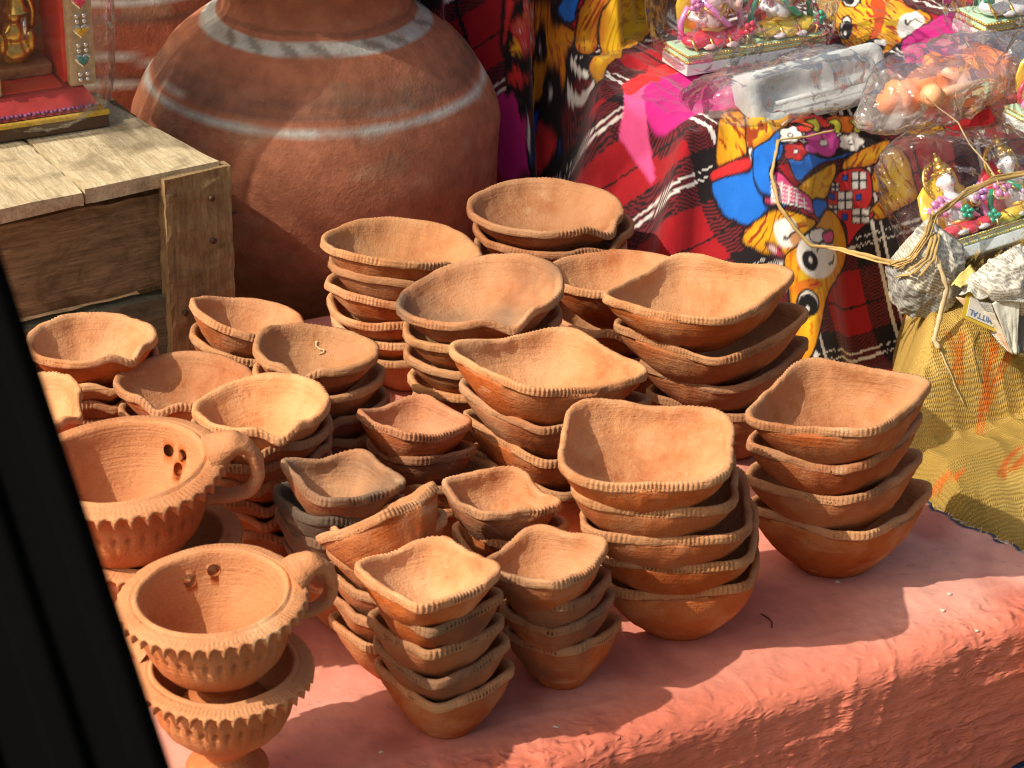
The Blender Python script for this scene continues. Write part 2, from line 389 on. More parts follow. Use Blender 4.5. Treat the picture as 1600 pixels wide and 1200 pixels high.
cr_ = k.math('ADD', k.math('MULTIPLY', rmf(48, v2_, 4), .62), k.math('MULTIPLY', rmf(130, v2_, 3), .38))
nr_ = k.bump(k.math('MULTIPLY', cr_, fa_), 1.0, .0075, k.bump(k.noise(55, 4, .6), .25, .002)); nr_ = k.bump(k.noise(650, 3, .6), .2, .0006, nr_)
RED = k.fin(c_, .62, nr_, .28)
rc = tag(link('table_cloth', me, RED), 'creased brick red oilcloth covering the bench under the clay bowls', 'tablecloth')
md = rc.modifiers.new('thick', 'SOLIDIFY'); md.thickness = .0012; md.offset = -1
# a few frayed threads at the cut edge
bm = bmesh.new()
for i in range(60):
    b = random.uniform(-.40, -.30); a = right_edge(b)-.001
    p0 = ab(a, b, .0012); L = random.uniform(.003, .009); an = random.uniform(-1.2, 1.2)
    p1 = p0+(A*math.cos(an)+B*math.sin(an))*L*.6+np.array([0, 0, random.uniform(-.002, .002)]); p2 = p1+(A*math.cos(an*.3)+B*math.sin(an*1.7))*L*.5+np.array([0, 0, -.003])
    Vt, Ft = tube([p0, p1, p2], [.00035, .0003, .0002], 4); off = [bm.verts.new(v) for v in Vt]
    for f in Ft:
        try: bm.faces.new([off[j] for j in dict.fromkeys(f.tolist())])
        except ValueError: pass
tag(bm_obj('fringe', bm, mat_plain('thread', (.55, .45, .40), .9), rc), kind='stuff')

# ================================================================== clay bowls
def bowl_mesh(R, H, yaw=0., p=2.0, el=1.0, seed=0, spout=None, wave=.003, base=.37, notch=True, th=.0044, vdip=0.0):
    Nn = int(2*math.pi*R/.0031); seg = Nn*4; th_ = np.linspace(0, 2*math.pi, seg, endpoint=False)
    l = th_-yaw
    rho = (np.abs(np.cos(l))**(p2 := 2.0)+np.abs(np.sin(l))**p2)**(-.5)
    if p > 2.01:
        l2 = l+math.pi/4
        rho = (np.abs(np.cos(l2))**p+np.abs(np.sin(l2))**p)**(-1/p)
        rho = rho/(2**(.5-1/p))                       # corners reach R, sides are drawn in
    rho = rho*np.sqrt((np.cos(l))**2+(np.sin(l)/1.0)**2)
    ex, ey = 1.0, el
    rs = np.random.default_rng(seed)
    circ = np.stack([np.cos(th_)*1.3, np.sin(th_)*1.3, np.full(seg, seed*3.7)], -1)
    rho = rho*(1+.014*fbm(circ, 2))
    ph = rs.uniform(0, 6.28)
    dz = wave*np.cos(2*(th_-ph))+.0010*fbm(circ*1.7+50, 2)
    if p > 2.01: dz = dz+.0013*np.cos(4*l)-vdip*np.exp(-((np.angle(np.exp(1j*(th_-rad(265)))))/.35)**2)
    if spout is not None:
        d = np.angle(np.exp(1j*(th_-spout)))
        dz = dz-.0050*np.exp(-(d/.17)**2)+.0014*np.exp(-((np.abs(d)-.36)/.14)**2)
        rho = rho*(1+.045*np.exp(-(d/.14)**2)-.018*np.exp(-((np.abs(d)-.36)/.18)**2))
    rows = []
    us = [0, 0, .05, .15, .27, .39, .51, .62, .73, .83, .91]
    def prof(uu, inner=False): return base+(1-base)*(1-(1-uu)**(1.58 if not inner else 2.05))
    for i, uu in enumerate(us):
        rr = .002 if i == 0 else prof(uu); rows.append((uu, rr, uu*H, 0.0, 0.0))
    bz = H
    lip = [(-.0062, .0000, 0), (-.0054, .0009, .35), (-.0036, .0009, 1), (-.0014, .0009, 1), (.0000, .0004, .7), (.0003, -.0016, .2), (-.0004, -.0034, 0)]
    for (zz, dr, nw) in lip: rows.append((1.0+zz/H*.0, 1.0, bz+zz, dr, nw))
    for uu in (.92, .78, .62, .46, .31, .18, .08, .02, .0):
        rr = prof(uu, True)*.985; rows.append((uu, rr, max(uu*H, .0), -th, 0.0))
    rows.append((0., .20, 0., 0, 0)); rows.append((0., .002, 0., 0, 0))
    V = []; nrow = len(rows); nlast = nrow-10
    tilt_n = np.cos(Nn*th_+.8*np.sin(th_*3+seed))
    wear = sstep(-.35, .3, fbm(circ*2.2+90, 3)) if notch else 0*th_
    for i, (uu, rr, z, dr, nw) in enumerate(rows):
        g = uu**1.35
        rad_ = R*(rr*(1+g*(rho-1)))
        n3 = fbm(np.stack([np.cos(th_)*R*60, np.sin(th_)*R*60, np.full(seg, z*60+seed)], -1), 2)
        rad_ = rad_+dr+(.0009*n3+.00035*fbm(np.stack([np.cos(th_)*rr*R*190, np.sin(th_)*rr*R*190, np.full(seg, z*230+seed)], -1), 1))*(uu > .02)
        if dr == -th and uu < .05: rad_ = np.maximum(rad_, .004)
        depth = nw*.00155*wear*(.5-.5*tilt_n)**.8
        rad_ = rad_-depth*.85
        zz = z+dz*(uu**2.2 if i < 11 or i >= 18 else 1.0)-depth*.5
        if i >= 18: zz = zz+.0085*(1-uu)**1.2
        rad_ = np.maximum(rad_, .0008)
        x = rad_*np.cos(th_); y = rad_*np.sin(th_)
        c, s = math.cos(yaw), math.sin(yaw); lx = x*c+y*s; ly = (-x*s+y*c)*el
        V.append(np.stack([lx*c-ly*s, lx*s+ly*c, zz], -1))
    me = mesh_np('clay_bowl', np.concatenate(V), grid_faces(nrow, seg))
    ex_ = np.zeros((nrow, seg)); ex_[:10] = 1; ex_[10] = .6; e_ = np.repeat(ex_.reshape(-1, 1), 3, 1); set_col(me, 'ext', e_)
    return me

ORD = ['top', 'second', 'third', 'fourth', 'fifth', 'sixth', 'seventh', 'eighth']
BOWLS = []
def stack(desc, grp, base, H, zs, cxs, ws, yaw=0, p=3.3, el=.92, tone=None, soot=None, tilt=None, spout=None, wave=.0016, top=None, extra=None, vdip=0.0, z0=0.0):
    """bowls bottom to top; base = pixel of the stack's foot on the bench"""
    b0 = P(base[0], base[1], z0); n = len(zs)
    for i in range(n):
        j = n-1-i                                    # 0 = top
        sd_ = abs(hash((base[0], base[1])))%1000+i*13
        rs = np.random.default_rng(sd_)
        c = b0+np.array([0, 0, zs[i]]); px, py, s = proj(c)
        c = c+RT*((cxs[i]-px)/s); c[2] = b0[2]+zs[i]
        if top is not None and n > 1:              # the pile leans towards or away from the viewer
            c[1] += (P(top[0], top[1], b0[2]+zs[-1])[1]-b0[1])*(zs[i]-zs[0])/(zs[-1]-zs[0])
        if j == 0 and top is not None: c = P(top[0], top[1], b0[2]+zs[i])
        s = proj(c)[2]; R = ws[i]/2/s
        yw = rad((yaw[i] if isinstance(yaw, (list, tuple)) else yaw)+rs.uniform(-4, 4)*(j > 0))
        pp = p if p <= 2.01 else p*1.5+rs.uniform(-.5, .6)
        tl = (tilt or {}).get(j, (rs.uniform(-2.2, 2.2), rs.uniform(-2.2, 2.2)))
        tl = (tl[0]-(4.2 if abs(tl[0]) < 10 else 0), tl[1])
        sp = None
        if spout is not None:
            sp = rad(spout[i] if isinstance(spout, (list, tuple)) else spout+rs.uniform(-25, 25)*(j > 0))
        Hi = H*(1.0 if i == 0 else rs.uniform(.80, .88)); me = bowl_mesh(R, Hi, yw, pp, el, sd_, sp, wave, vdip=vdip if j else 0.0, base=.37)
        o = link('clay_bowl', me, CLAY)
        Rm = Matrix.Rotation(rad(tl[0]), 4, Vector(A)) @ Matrix.Rotation(rad(tl[1]), 4, Vector(B))
        org = Vector(c)-Rm.to_3x3() @ Vector((0, 0, Hi))
        o.matrix_world = Matrix.Translation(org) @ Rm
        t_ = (tone or {}).get(j, None)
        if t_ is None: v_ = rs.uniform(.82, 1.1); t_ = (v_*rs.uniform(.98, 1.03), v_, v_*rs.uniform(.93, 1.04))
        o['tone'] = [float(x) for x in t_]; o['soot'] = float((soot or {}).get(j, rs.uniform(.10, .52))); o['brown'] = float(max(0, rs.uniform(-.35, .75)) if j else max(0, rs.uniform(-.4, .3)))
        lab = (extra or {}).get(j) or (('top clay bowl of ' if j == 0 else ORD[j]+' clay bowl down in ')+desc)
        tag(o, lab, 'clay bowl', grp); BOWLS.append(o)

SQ = 'small pinched clay lamp bowls'; BG = 'large pinched clay lamp bowls'; RD = 'round clay bowls with a pouring lip'
stack('the frontmost stack of small square bowls', SQ, (692, 1130), .043, [.043, .065, .086, .108, .128], [695, 690, 683, 684, 667], [216, 212, 208, 208, 226], yaw=-4, p=3.4, el=.95, top=(667, 888), tone={0: (1.18, 1.22, 1.25)}, soot={0: .45, 1: .6, 3: .6, 4: .66}, tilt={0: (2, -1)}, vdip=.003)
stack('the short stack just right of the frontmost one', SQ, (882, 1058), .042, [.042, .064, .084, .105], [880, 872, 866, 850], [186, 182, 178, 200], yaw=12, p=3.3, el=.9, top=(850, 866), soot={1: .6, 2: .66, 3: .6}, tilt={0: (0, -5)}, vdip=.003)
stack('the dark-rimmed stack left behind the frontmost one', SQ, (604, 1048), .042, [.042, .062, .080, .097, .113], [605, 602, 600, 598, 604], [186, 184, 184, 182, 190], yaw=-8, p=3.3, tilt={0: (-2, -7), 1: (0, -6), 2: (0, -7), 3: (0, -6), 4: (0, -8)}, soot={0: .5, 3: .45})
stack('', SQ, (604, 1048), .044, [.128], [588], [200], yaw=8, p=3.2, top=(588, 800), tilt={0: (-36, -12)}, extra={0: 'small clay bowl tipped away on its stack, showing only its streaked outside'}, soot={0: .2})
stack('the stack with two sooty blackened bowls', SQ, (545, 972), .043, [.043, .064, .086, .107, .128], [548, 546, 540, 538, 535], [204, 208, 228, 220, 197], yaw=-14, p=3.2, el=.88, top=(535, 740), soot={0: .64, 1: 1.1, 2: 1.1, 3: .75}, tone={0: (.95, 1.0, 1.05), 1: (.45, .5, .5), 2: (.45, .5, .5)}, tilt={0: (3, 3), 1: (0, 5), 2: (0, 6)})
stack('the sharp-cornered small stack beside the large squarish bowls', SQ, (800, 962), .043, [.042, .063, .084, .106], [798, 800, 798, 783], [188, 190, 186, 192], yaw=-16, p=3.6, el=.86, top=(783, 768), tilt={0: (3, 4)}, soot={0: .5, 1: .3}, vdip=.002)
stack('the small purplish stack at the middle of the bench', SQ, (668, 850), .042, [.042, .063, .084, .105], [700, 690, 660, 645], [172, 176, 172, 178], yaw=-4, p=3.4, el=.82, top=(646, 650), tone={0: (.92, .86, .95), 1: (.72, .66, .70), 2: (.8, .8, .8)}, soot={0: .5, 1: .62}, tilt={0: (3, 3)})
stack('the leaning stack of large squarish bowls at the front', BG, (1050, 972), .055, [.055, .080, .104, .128, .154], [1064, 1056, 1040, 1022, 1012], [300, 314, 328, 318, 332], yaw=42, p=3.0, el=.95, top=(1012, 688), tilt={0: (3, 1), 4: (1, -3)}, soot={0: .15})
stack('the rightmost stack of large pointed bowls', BG, (1310, 878), .054, [.054, .084, .115, .145], [1312, 1303, 1300, 1312], [302, 292, 290, 312], yaw=[14, 14, 14, 20], p=4.0, el=.80, top=(1312, 618), tilt={0: (3, -3), 1: (0, -1)}, soot={0: .1}, vdip=.004)
stack('the leaf-shaped stack in front of the bear-print cloth', BG, (1128, 700), .054, [.054, .086, .116, .147], [1140, 1132, 1108, 1092], [270, 276, 304, 306], yaw=[12, 12, 10, 12], p=4.0, el=.80, top=(1092, 446), tilt={0: (2, -3), 1: (2, -2), 2: (2, -2)}, soot={0: .1}, vdip=.004)
stack('the leaf-shaped stack in the middle of the bench', BG, (880, 815), .054, [.054, .084, .113, .143], [885, 868, 866, 855], [300, 296, 300, 314], yaw=-12, p=4.0, el=.80, top=(855, 560), tilt={0: (2, 3), 1: (0, 2), 2: (0, 2)}, soot={0: .2}, vdip=.004)
stack('the round stack whose top bowl has a grey smudge', RD, (765, 705), .05, [.05, .073, .097, .121, .146], [768, 764, 758, 754, 750], [252, 252, 256, 250, 264], p=2.0, el=.92, yaw=28, spout=-65, top=(750, 452), tilt={0: (0, -7), 1: (0, -4)}, soot={0: .62}, wave=.002)
stack('the tall round stack against the big water pot', RD, (632, 592), .046, [.045, .061, .077, .093, .109, .127], [640, 640, 636, 634, 640, 628], [238, 240, 244, 246, 248, 252], p=2.0, el=.92, yaw=20, spout=-35, top=(630, 378), tilt={0: (0, 9), 1: (0, 8), 2: (0, 3)}, wave=.003)
stack('the rearmost round stack beside the plaid cloth', RD, (858, 490), .048, [.046, .066, .083, .100], [860, 860, 864, 853], [236, 238, 246, 244], p=2.0, el=1.0, yaw=0, spout=-40, top=(853, 321), soot={0: .15, 1: .55}, wave=.001)
stack('the round stack half hidden behind the leaf-shaped bowls', RD, (968, 604), .05, [.05, .075, .105], [970, 968, 966], [220, 222, 232], p=2.0, el=1.0, spout=-60, top=(966, 424), tilt={0: (-4, 3)}, wave=.001)
stack('the small tilted stack in front of the crate post', RD, (392, 640), .044, [.043, .064, .086], [396, 394, 387], [186, 192, 180], p=2.0, el=.95, spout=-40, top=(388, 490), tilt={0: (2, 15), 1: (0, 10)}, wave=.002)
stack('the round stack with a curled straw bit on top', RD, (512, 786), .044, [.043, .058, .074, .092, .112, .134], [540, 530, 516, 508, 500, 494], [190, 190, 194, 200, 202, 196], p=2.0, el=.96, spout=-100, top=(494, 540), tilt={0: (2, 5), 1: (0, 3)}, wave=.002)
stack('the tall round stack behind the cup handles', RD, (418, 872), .045, [.045, .061, .077, .092, .106, .121, .137], [402, 402, 404, 408, 412, 414, 408], [214, 214, 218, 220, 222, 218, 212], p=2.0, el=.96, spout=-70, top=(408, 628), tilt={0: (0, -3)}, wave=.0015, tone={0: (1.15, 1.12, 1.05)})
stack('the round stack between crate and toothed cups', RD, (294, 752), .045, [.045, .068, .090], [296, 292, 288], [206, 208, 214], p=2.0, el=.97, spout=-105, top=(288, 592), tilt={0: (1, 3)}, wave=.0015)
stack('the round stack close against the crate boards', RD, (140, 700), .045, [.045, .062, .080, .100], [150, 148, 146, 143], [200, 204, 206, 200], p=2.0, el=.97, spout=-45, top=(143, 525), tilt={0: (1, 0)}, wave=.0015)
stack('the round stack half behind the black post', RD, (62, 815), .045, [.045, .070, .098], [50, 50, 44], [190, 190, 176], p=2.0, el=.97, spout=-20, top=(40, 632), tilt={0: (4, -14)}, wave=.002)

# ================================================================== toothed cups with handles
def cup_mesh(R, H, seed):
    """goblet-shaped incense cup: foot, belly with pressed band, broad toothed flange, bowl"""
    nt_ = 40; seg = nt_*9; th_ = np.linspace(0, 2*math.pi, seg, endpoint=False)
    saw = np.abs(((th_*nt_/(2*math.pi)) % 1)-.5)*2          # 1 at tooth gap, 0 at tip
    tooth = np.clip((1-saw)*1.12-.06, 0, 1)
    comb = .5+.5*np.cos(th_*nt_*3.0); comb = np.repeat(comb[:, None], 1, 1)[:, 0]
    pit = np.clip(1-np.abs(((th_*34/(2*math.pi)) % 1)-.5)*3.2, 0, 1)
    rows = [(.002, 0), (.44, 0), (.46, .03), (.40, .07), (.29, .12), (.25, .17), (.29, .23), (.44, .32), (.58, .40), (.67, .48), (.735, .58), (.765, .655), (.775, .69), (.785, .72), (.79, .76), (.80, .81), (.81, .865),
            (.83, .890), (.95, .893), (.988, .897), (1.0, .925), (.99, .948), (.955, .966), (.90, .978), (.86, .984), (.835, .984), (.825, .980), (.81, .984), (.795, .998), (.775, 1.0), (.755, .992), (.742, .97),
            (.735, .90), (.715, .80), (.67, .70), (.60, .59), (.50, .49), (.36, .42), (.15, .39), (.002, .385)]
    V = []
    rs = np.random.default_rng(seed)
    circ = np.stack([np.cos(th_)*1.2, np.sin(th_)*1.2, np.full(seg, seed*5.1)], -1); lo = fbm(circ, 2)
    for i, (r, z) in enumerate(rows):
        rr = np.full(seg, r*R); zz = np.full(seg, z*H)
        if 11 <= i <= 13: rr = rr-.0026*pit*(1.0 if i == 12 else .3)*(1+.7*fbm(circ*9, 2))
        if 18 <= i <= 21:
            g = {18: .75, 19: 1.0, 20: .85, 21: .15}[i]
            rr = rr-.0052*g*(1-tooth); zz = zz+{18: .0030, 19: .0056, 20: .0030, 21: .0003}[i]*(1-tooth)-{18: .0020, 19: .0030, 20: 0, 21: 0}[i]*tooth
        if i in (23, 24): rr = rr+.0005*(comb-.5); zz = zz-.0011*comb*(i == 23)-.0006*comb*(i == 24)
        rr = rr*(1+.012*lo); zz = zz+.0012*lo*(z > .3)
        n3 = fbm(np.stack([np.cos(th_)*R*45*r, np.sin(th_)*R*45*r, np.full(seg, z*H*70+seed)], -1), 2)
        rr = np.maximum(rr+.0006*n3*(r > .05), .0008)
        V.append(np.stack([rr*np.cos(th_), rr*np.sin(th_), zz], -1))
    me = mesh_np('toothed_cup', np.concatenate(V), grid_faces(len(rows), seg)); ex_ = np.zeros((len(rows), seg)); ex_[:17] = .7; set_col(me, 'ext', np.repeat(ex_.reshape(-1, 1), 3, 1)); return me
def punch(me, holes, inner=True):
    """real holes: bore cylinders through the wall and keep the evaluated mesh"""
    tmp = bpy.data.objects.new('tmp', me); COL.objects.link(tmp); cut = []
    for (p, d, r) in holes:
        Vt, Ft = tube([np.array(p)-np.array(d)*.012, np.array(p)+np.array(d)*.012], [r, r*.9], 12)
        c = bpy.data.objects.new('tmpc', fix_quads(Vt, Ft)); COL.objects.link(c); cut.append(c)
        md = tmp.modifiers.new('b', 'BOOLEAN'); md.object = c; md.operation = 'DIFFERENCE'; md.solver = 'FAST'
    bpy.context.view_layer.update(); dg = bpy.context.evaluated_depsgraph_get()
    out = bpy.data.meshes.new_from_object(tmp.evaluated_get(dg)); 
    for c in cut+[tmp]: bpy.data.objects.remove(c)
    return out
def toothed_cup(px, py, zrim, wpx, label, seed, handle_az, tilt=(0, 0), holes=(), z0=0):
    c = P(px, py, zrim); s = proj(c)[2]; R = wpx/2/s; H = R*1.42
    root = empty('toothed_cup', c-np.array([0, 0, H]), label, 'clay cup', 'clay incense cups with toothed rims')
    root.rotation_euler = (rad(tilt[0]), rad(tilt[1]), 0)
    me = cup_mesh(R, H, seed)
    hl = []
    for az, zf in holes:
        d = np.array([math.cos(rad(az)), math.sin(rad(az)), 0.]); hl.append((d*R*.75+np.array([0, 0, H*zf]), d, .0042))
    if hl: me = punch(me, hl)
    o = link('body', me, CUPCLAY, root); o['tone'] = [1.0, 1.0, 1.0]; o['soot'] = .1; o['brown'] = .05
    d = np.array([math.cos(rad(handle_az)), math.sin(rad(handle_az)), 0]); Z = np.array([0, 0, 1.])
    pts = [d*R*.86+Z*H*.955, d*R*.97+Z*H*1.0, d*R*1.08+Z*H*1.02, d*R*1.20+Z*H*.97, d*R*1.265+Z*H*.86, d*R*1.255+Z*H*.74, d*R*1.17+Z*H*.65, d*R*1.02+Z*H*.62, d*R*.84+Z*H*.63, d*R*.68+Z*H*.65]
    pp = catmull(pts, 7); tt = np.linspace(0, 1, len(pp))
    wd = np.interp(tt, [0, .12, .3, .5, .75, 1], [.30, .21, .135, .108, .10, .13])*R
    Vt, Ft = tube(pp, wd, 18, .62, updir=d)
    # lie flat: width across the loop
    hme = fix_quads(Vt+ .0006*fbm(Vt*160+seed, 2)[:, None], Ft)
    h = link('handle', hme, CUPCLAY, root); h['tone'] = [.98, .97, .97]; h['soot'] = .1; h['brown'] = .05
    return root
HZ = -12+28
toothed_cup(348, 1034, .092, 288, 'lower toothed clay cup standing on its foot at the front left', 3, 160, holes=())
toothed_cup(343, 921, .143, 306, 'upper toothed clay cup with two vent holes, frontmost on the left', 5, 24, tilt=(1, -3), holes=((118, .80), (97, .84)))
toothed_cup(238, 828, .094, 290, 'lower toothed cup of the rear pair, mostly covered by the cup above', 8, -160, z0=0)
toothed_cup(206, 716, .150, 330, 'upper toothed clay cup of the rear pair beside the black post', 9, 10, tilt=(1, -4), holes=((62, .80), (47, .80), (50, .70)))

# ================================================================== big water pots
def lathe(prof, seg=256, n_sub=8, seed=0, amp=.0008):
    pr = catmull(prof, n_sub); th_ = np.linspace(0, 2*math.pi, seg, endpoint=False); V = []
    for r, z in pr:
        rr = max(r, .001)*np.ones(seg)
        n3 = fbm(np.stack([np.cos(th_)*rr*9, np.sin(th_)*rr*9, np.full(seg, z*22+seed)], -1), 3)
        rr = rr+amp*n3*(r > .02)*2.2
        V.append(np.stack([rr*np.cos(th_), rr*np.sin(th_), np.full(seg, z)], -1))
    return np.concatenate(V), grid_faces(len(pr), seg), len(pr)
def pot(px, py, zb, r, label, bands, seed, clay):
    pr = [(.001, 0), (.30, 0), (.50, .03), (.78, .20), (.95, .50), (1.0, .86), (.965, 1.13), (.83, 1.36), (.67, 1.53), (.55, 1.62), (.505, 1.67), (.485, 1.74), (.50, 1.84), (.60, 1.94), (.70, 1.99), (.71, 2.03), (.66, 2.045), (.50, 1.95), (.44, 1.8), (.44, 1.7), (.6, 1.50), (.8, 1.28), (.93, 1.0), (.7, .3), (.2, .08), (.001, .07)]
    V, F, _ = lathe([(a*r, b*r) for a, b in pr], 320, 7, seed, .0012)
    me = mesh_np('water_pot', V, F)
    z = V[:, 2]/r; th_ = np.arctan2(V[:, 1], V[:, 0])
    q = V*np.array([1, 1, 1.])
    c = np.tile(np.array(clay), (len(V), 1)); f = sstep(-.5, .7, fbm(q*13+seed, 3))[:, None]; c = c*(1-.30*f)+np.array(clay)*np.array([.70, .62, .58])*.30*f
    d = sstep(.45, .8, fbm(q*np.array([22, 22, 40])+9, 3))[:, None]*.4; c = c*(1-d)+np.array([.46, .30, .18])*d
    for (zc, wd, col, a_) in bands:
        zz = z-zc+.010*fbm(np.stack([np.cos(th_)*2, np.sin(th_)*2, np.full(len(z), zc*9+seed)], -1), 2)
        k_ = sstep(wd, wd*.72, np.abs(zz))*a_*np.clip(.98+.42*fbm(np.stack([np.cos(th_)*7, np.sin(th_)*7, z*30+seed], -1), 3), 0, 1)
        c = c*(1-k_[:, None])+np.array(col)*k_[:, None]
    if seed == 4:                                    # slanting dabs of dark paint over the shoulder band
        for t0 in (-2.35, -2.05, -1.72, -1.45, -.95, -.70, -.2, 2.9, 2.5):
            dd = np.hypot((np.angle(np.exp(1j*(th_-t0)))+(z-1.600)*3.2)/.075, (z-1.598)/.030); k_ = sstep(1, .7, dd)*.7; c = c*(1-k_[:, None])+np.array((.22, .20, .16))*k_[:, None]
    set_col(me, 'col', c)
    cpos = P(px, py, zb+.92*r); cpos[2] = zb
    return tag(link('water_pot', me, POTM, None, cpos), label, 'clay pot', 'big painted clay water pots')
k = N('pot_clay'); cc_ = k.attr('col').outputs['Color']; n3 = k.noise(260, 4, .65); n2 = k.noise(60, 5, .65)
c_ = k.mix(1.0, cc_, k.ramp(n2, [(.3, (.72, .70, .70)), (.7, (1.1, 1.1, 1.1))]), 'MULTIPLY')
c_ = k.mix(k.ramp(n3, [(.66, (0, 0, 0)), (.76, (.35, .35, .35))]), c_, (.50, .36, .24))
POTM = k.fin(c_, .82, k.bump(n3, .55, .002, k.bump(n2, .45, .004)), .2)
LG = (.56, .58, .53); DG = (.10, .075, .065); PC = (.46, .18, .10)
pot(495, 205, -.06, .1615, 'big round terracotta water pot with grey painted bands behind the bowls',
    [(1.598, .031, LG, .98), (1.655, .014, DG, .35), (1.385, .040, DG, .55), (1.46, .03, DG, .25), (1.335, .016, DG, .55), (1.318, .010, LG, .6), (1.272, .017, LG, 1.0), (1.254, .005, DG, .7), (1.225, .006, LG, .35)], 4, PC)
def far_pot():
    pot(196, 62, -.06, .165, 'second painted water pot further back behind the wrapped shrine',
        [(1.415, .020, LG, .95), (1.335, .03, DG, .6), (1.145, .020, LG, .95), (1.065, .025, DG, .75), (1.015, .020, LG, .95), (.80, .03, DG, .5)], 11, (.33, .095, .05))
far_pot()
# ================================================================== wooden crate
CA = rad(33); CU = np.array([math.cos(CA), math.sin(CA), 0]); CV = np.array([-math.sin(CA), math.cos(CA), 0]); C0 = np.array([-.224, .048, 0.])-CU*.014; CH = .168
def crp(u_, v_, z): return C0+CU*u_+CV*v_+np.array([0, 0, z])
def plank(name, parent, mat, u0, u1, v0, v1, z0, z1, seed, rough=.0012, skew=0.0, axis=0):
    """sawn board with an uneven edge; axis = long direction (0 u, 1 v, 2 z)"""
    n = 26; lo = np.array([u0, v0, z0]); hi = np.array([u1, v1, z1]); V = []
    ax = [0, 1, 2]; ax.remove(axis); i1, i2 = ax
    cs = [(0, 0), (.06, -.0), (.5, 0), (.94, 0), (1, 0), (1, .5), (1, 1), (.94, 1), (.5, 1), (.06, 1), (0, 1), (0, .5)]
    for t in np.linspace(0, 1, n):
        for (c1, c2) in cs:
            p = np.zeros(3); p[axis] = lo[axis]+t*(hi[axis]-lo[axis]); p[i1] = lo[i1]+c1*(hi[i1]-lo[i1]); p[i2] = lo[i2]+c2*(hi[i2]-lo[i2])
            V.append(p)
    V = np.array(V); f = V*np.array([90, 90, 90])+seed*11.3
    V2 = V.copy()
    for d_ in range(3): V2[:, d_] += rough*fbm(f+d_*31, 3)
    if skew: V2[:, 0] -= skew*(V[:, 1]-v0)/(v1-v0)*(V[:, 0] > (u0+u1)/2)
    W = V2
    F = grid_faces(n, len(cs)).tolist(); k = len(cs)
    F.append(list(range(k))[::-1]); F.append(list(range((n-1)*k, n*k)))
    me = bpy.data.meshes.new(name); me.from_pydata([tuple(v) for v in W], [], F); me.update()
    o = link(name, me, mat, parent); return o
OLD = mat_wood('weathered_board', (.15, .10, .052), (.28, .20, .105), (.42, .32, .18), 'X')
OLDZ = mat_wood('weathered_post', (.24, .155, .08), (.33, .225, .115), (.42, .31, .17), 'Z')
PALE = mat_wood('pale_board', (.46, .36, .22), (.60, .51, .34), (.70, .63, .46), 'Y')
GREENW = mat_wood('greenish_board', (.13, .13, .09), (.20, .19, .13), (.32, .32, .22), 'X')
crate = empty('wooden_crate', C0, 'rough wooden crate of weathered boards with pale planks on top, left of the water pot', 'crate', rz=CA)
plank('plank', crate, PALE, -.108, .003, -.006, .215, CH-.012, CH, 1, .0012, .035, 1)
plank('plank', crate, PALE, -.186, -.1105, -.008, .215, CH-.0125, CH-.001, 2, .0012, 0, 1)
plank('plank', crate, PALE, -.300, -.1905, -.005, .215, CH-.013, CH-.0005, 3, .0012, 0, 1)
plank('plank', crate, PALE, -.42, -.303, -.006, .215, CH-.012, CH-.0003, 4, .0012, 0, 1)
plank('board', crate, OLD, -.42, -.002, .003, .014, .070, CH-.020, 5, .0011, 0, 0)
plank('board', crate, GREENW, -.42, -.002, -.003, .012, .0025, .062, 6, .0011, 0, 0)
plank('board', crate, OLD, -.42, -.002, .196, .208, .058, CH-.0135, 7, .0011, 0, 0)
plank('board', crate, OLD, -.42, -.002, .196, .208, .0025, .051, 8, .0011, 0, 0)
plank('side_board', crate, OLD, -.012, .000, .015, .195, .06, CH-.014, 9, .001, 0, 1)
plank('side_board', crate, OLD, -.012, .000, .015, .195, .0025, .052, 10, .001, 0, 1)
plank('corner_post', crate, OLDZ, -.046, .010, -.012, .0015, .0015, CH-.004, 12, .0013, 0, 2)
plank('corner_post', crate, OLDZ, -.42, -.375, -.012, .0015, .0015, CH-.004, 13, .0013, 0, 2)
RUST = mat_plain('rusty_nail', (.10, .06, .04), .6, .3, 200, .6)
for (u_, z) in ((-.008, CH-.026), (-.008, CH-.062), (-.034, .05)):
    Vt, Ft = tube([(u_, -.0105, z), (u_, -.0150, z)], [.0022, .0024], 10)
    link('nail', fix_quads(Vt, Ft), RUST, crate)
Vt, Ft = tube([(.008, -.004, CH-.048), (.018, -.004, CH-.047)], [.0012, .0010], 8)
link('nail', fix_quads(Vt, Ft), RUST, crate)

# ================================================================== helpers for little ornaments
def ico(bm, c, r, sub=2, rot=None):
    r = (r, r, r) if isinstance(r, (int, float)) else r
    M = Matrix.Translation(Vector([float(x) for x in c]))
    if rot is not None: M = M @ rot
    M = M @ Matrix.Diagonal(Vector((*r, 1)))
    bmesh.ops.create_icosphere(bm, subdivisions=sub, radius=1.0, matrix=M)
def lbox(bm, x0, x1, y0, y1, z0, z1, bev=0.0):
    vs = [bm.verts.new((x, y, z)) for z in (z0, z1) for (x, y) in ((x0, y0), (x1, y0), (x1, y1), (x0, y1))]
    fs = [bm.faces.new([vs[i] for i in q]) for q in ((3, 2, 1, 0), (4, 5, 6, 7), (0, 1, 5, 4), (1, 2, 6, 5), (2, 3, 7, 6), (3, 0, 4, 7))]
    if bev: bmesh.ops.bevel(bm, geom=list({e for f in fs for e in f.edges}), offset=bev, segments=2, profile=.6, affect='EDGES')
def add_tube(bm, pts, r, ns=8, flat=1.0, updir=(0, 0, 1)):
    Vt, Ft = tube(pts, r, ns, flat, True, updir); vs = [bm.verts.new(v) for v in Vt]
    for f in Ft:
        g = [vs[i] for i in dict.fromkeys(f.tolist())]
        try: bm.faces.new(g)
        except ValueError: pass
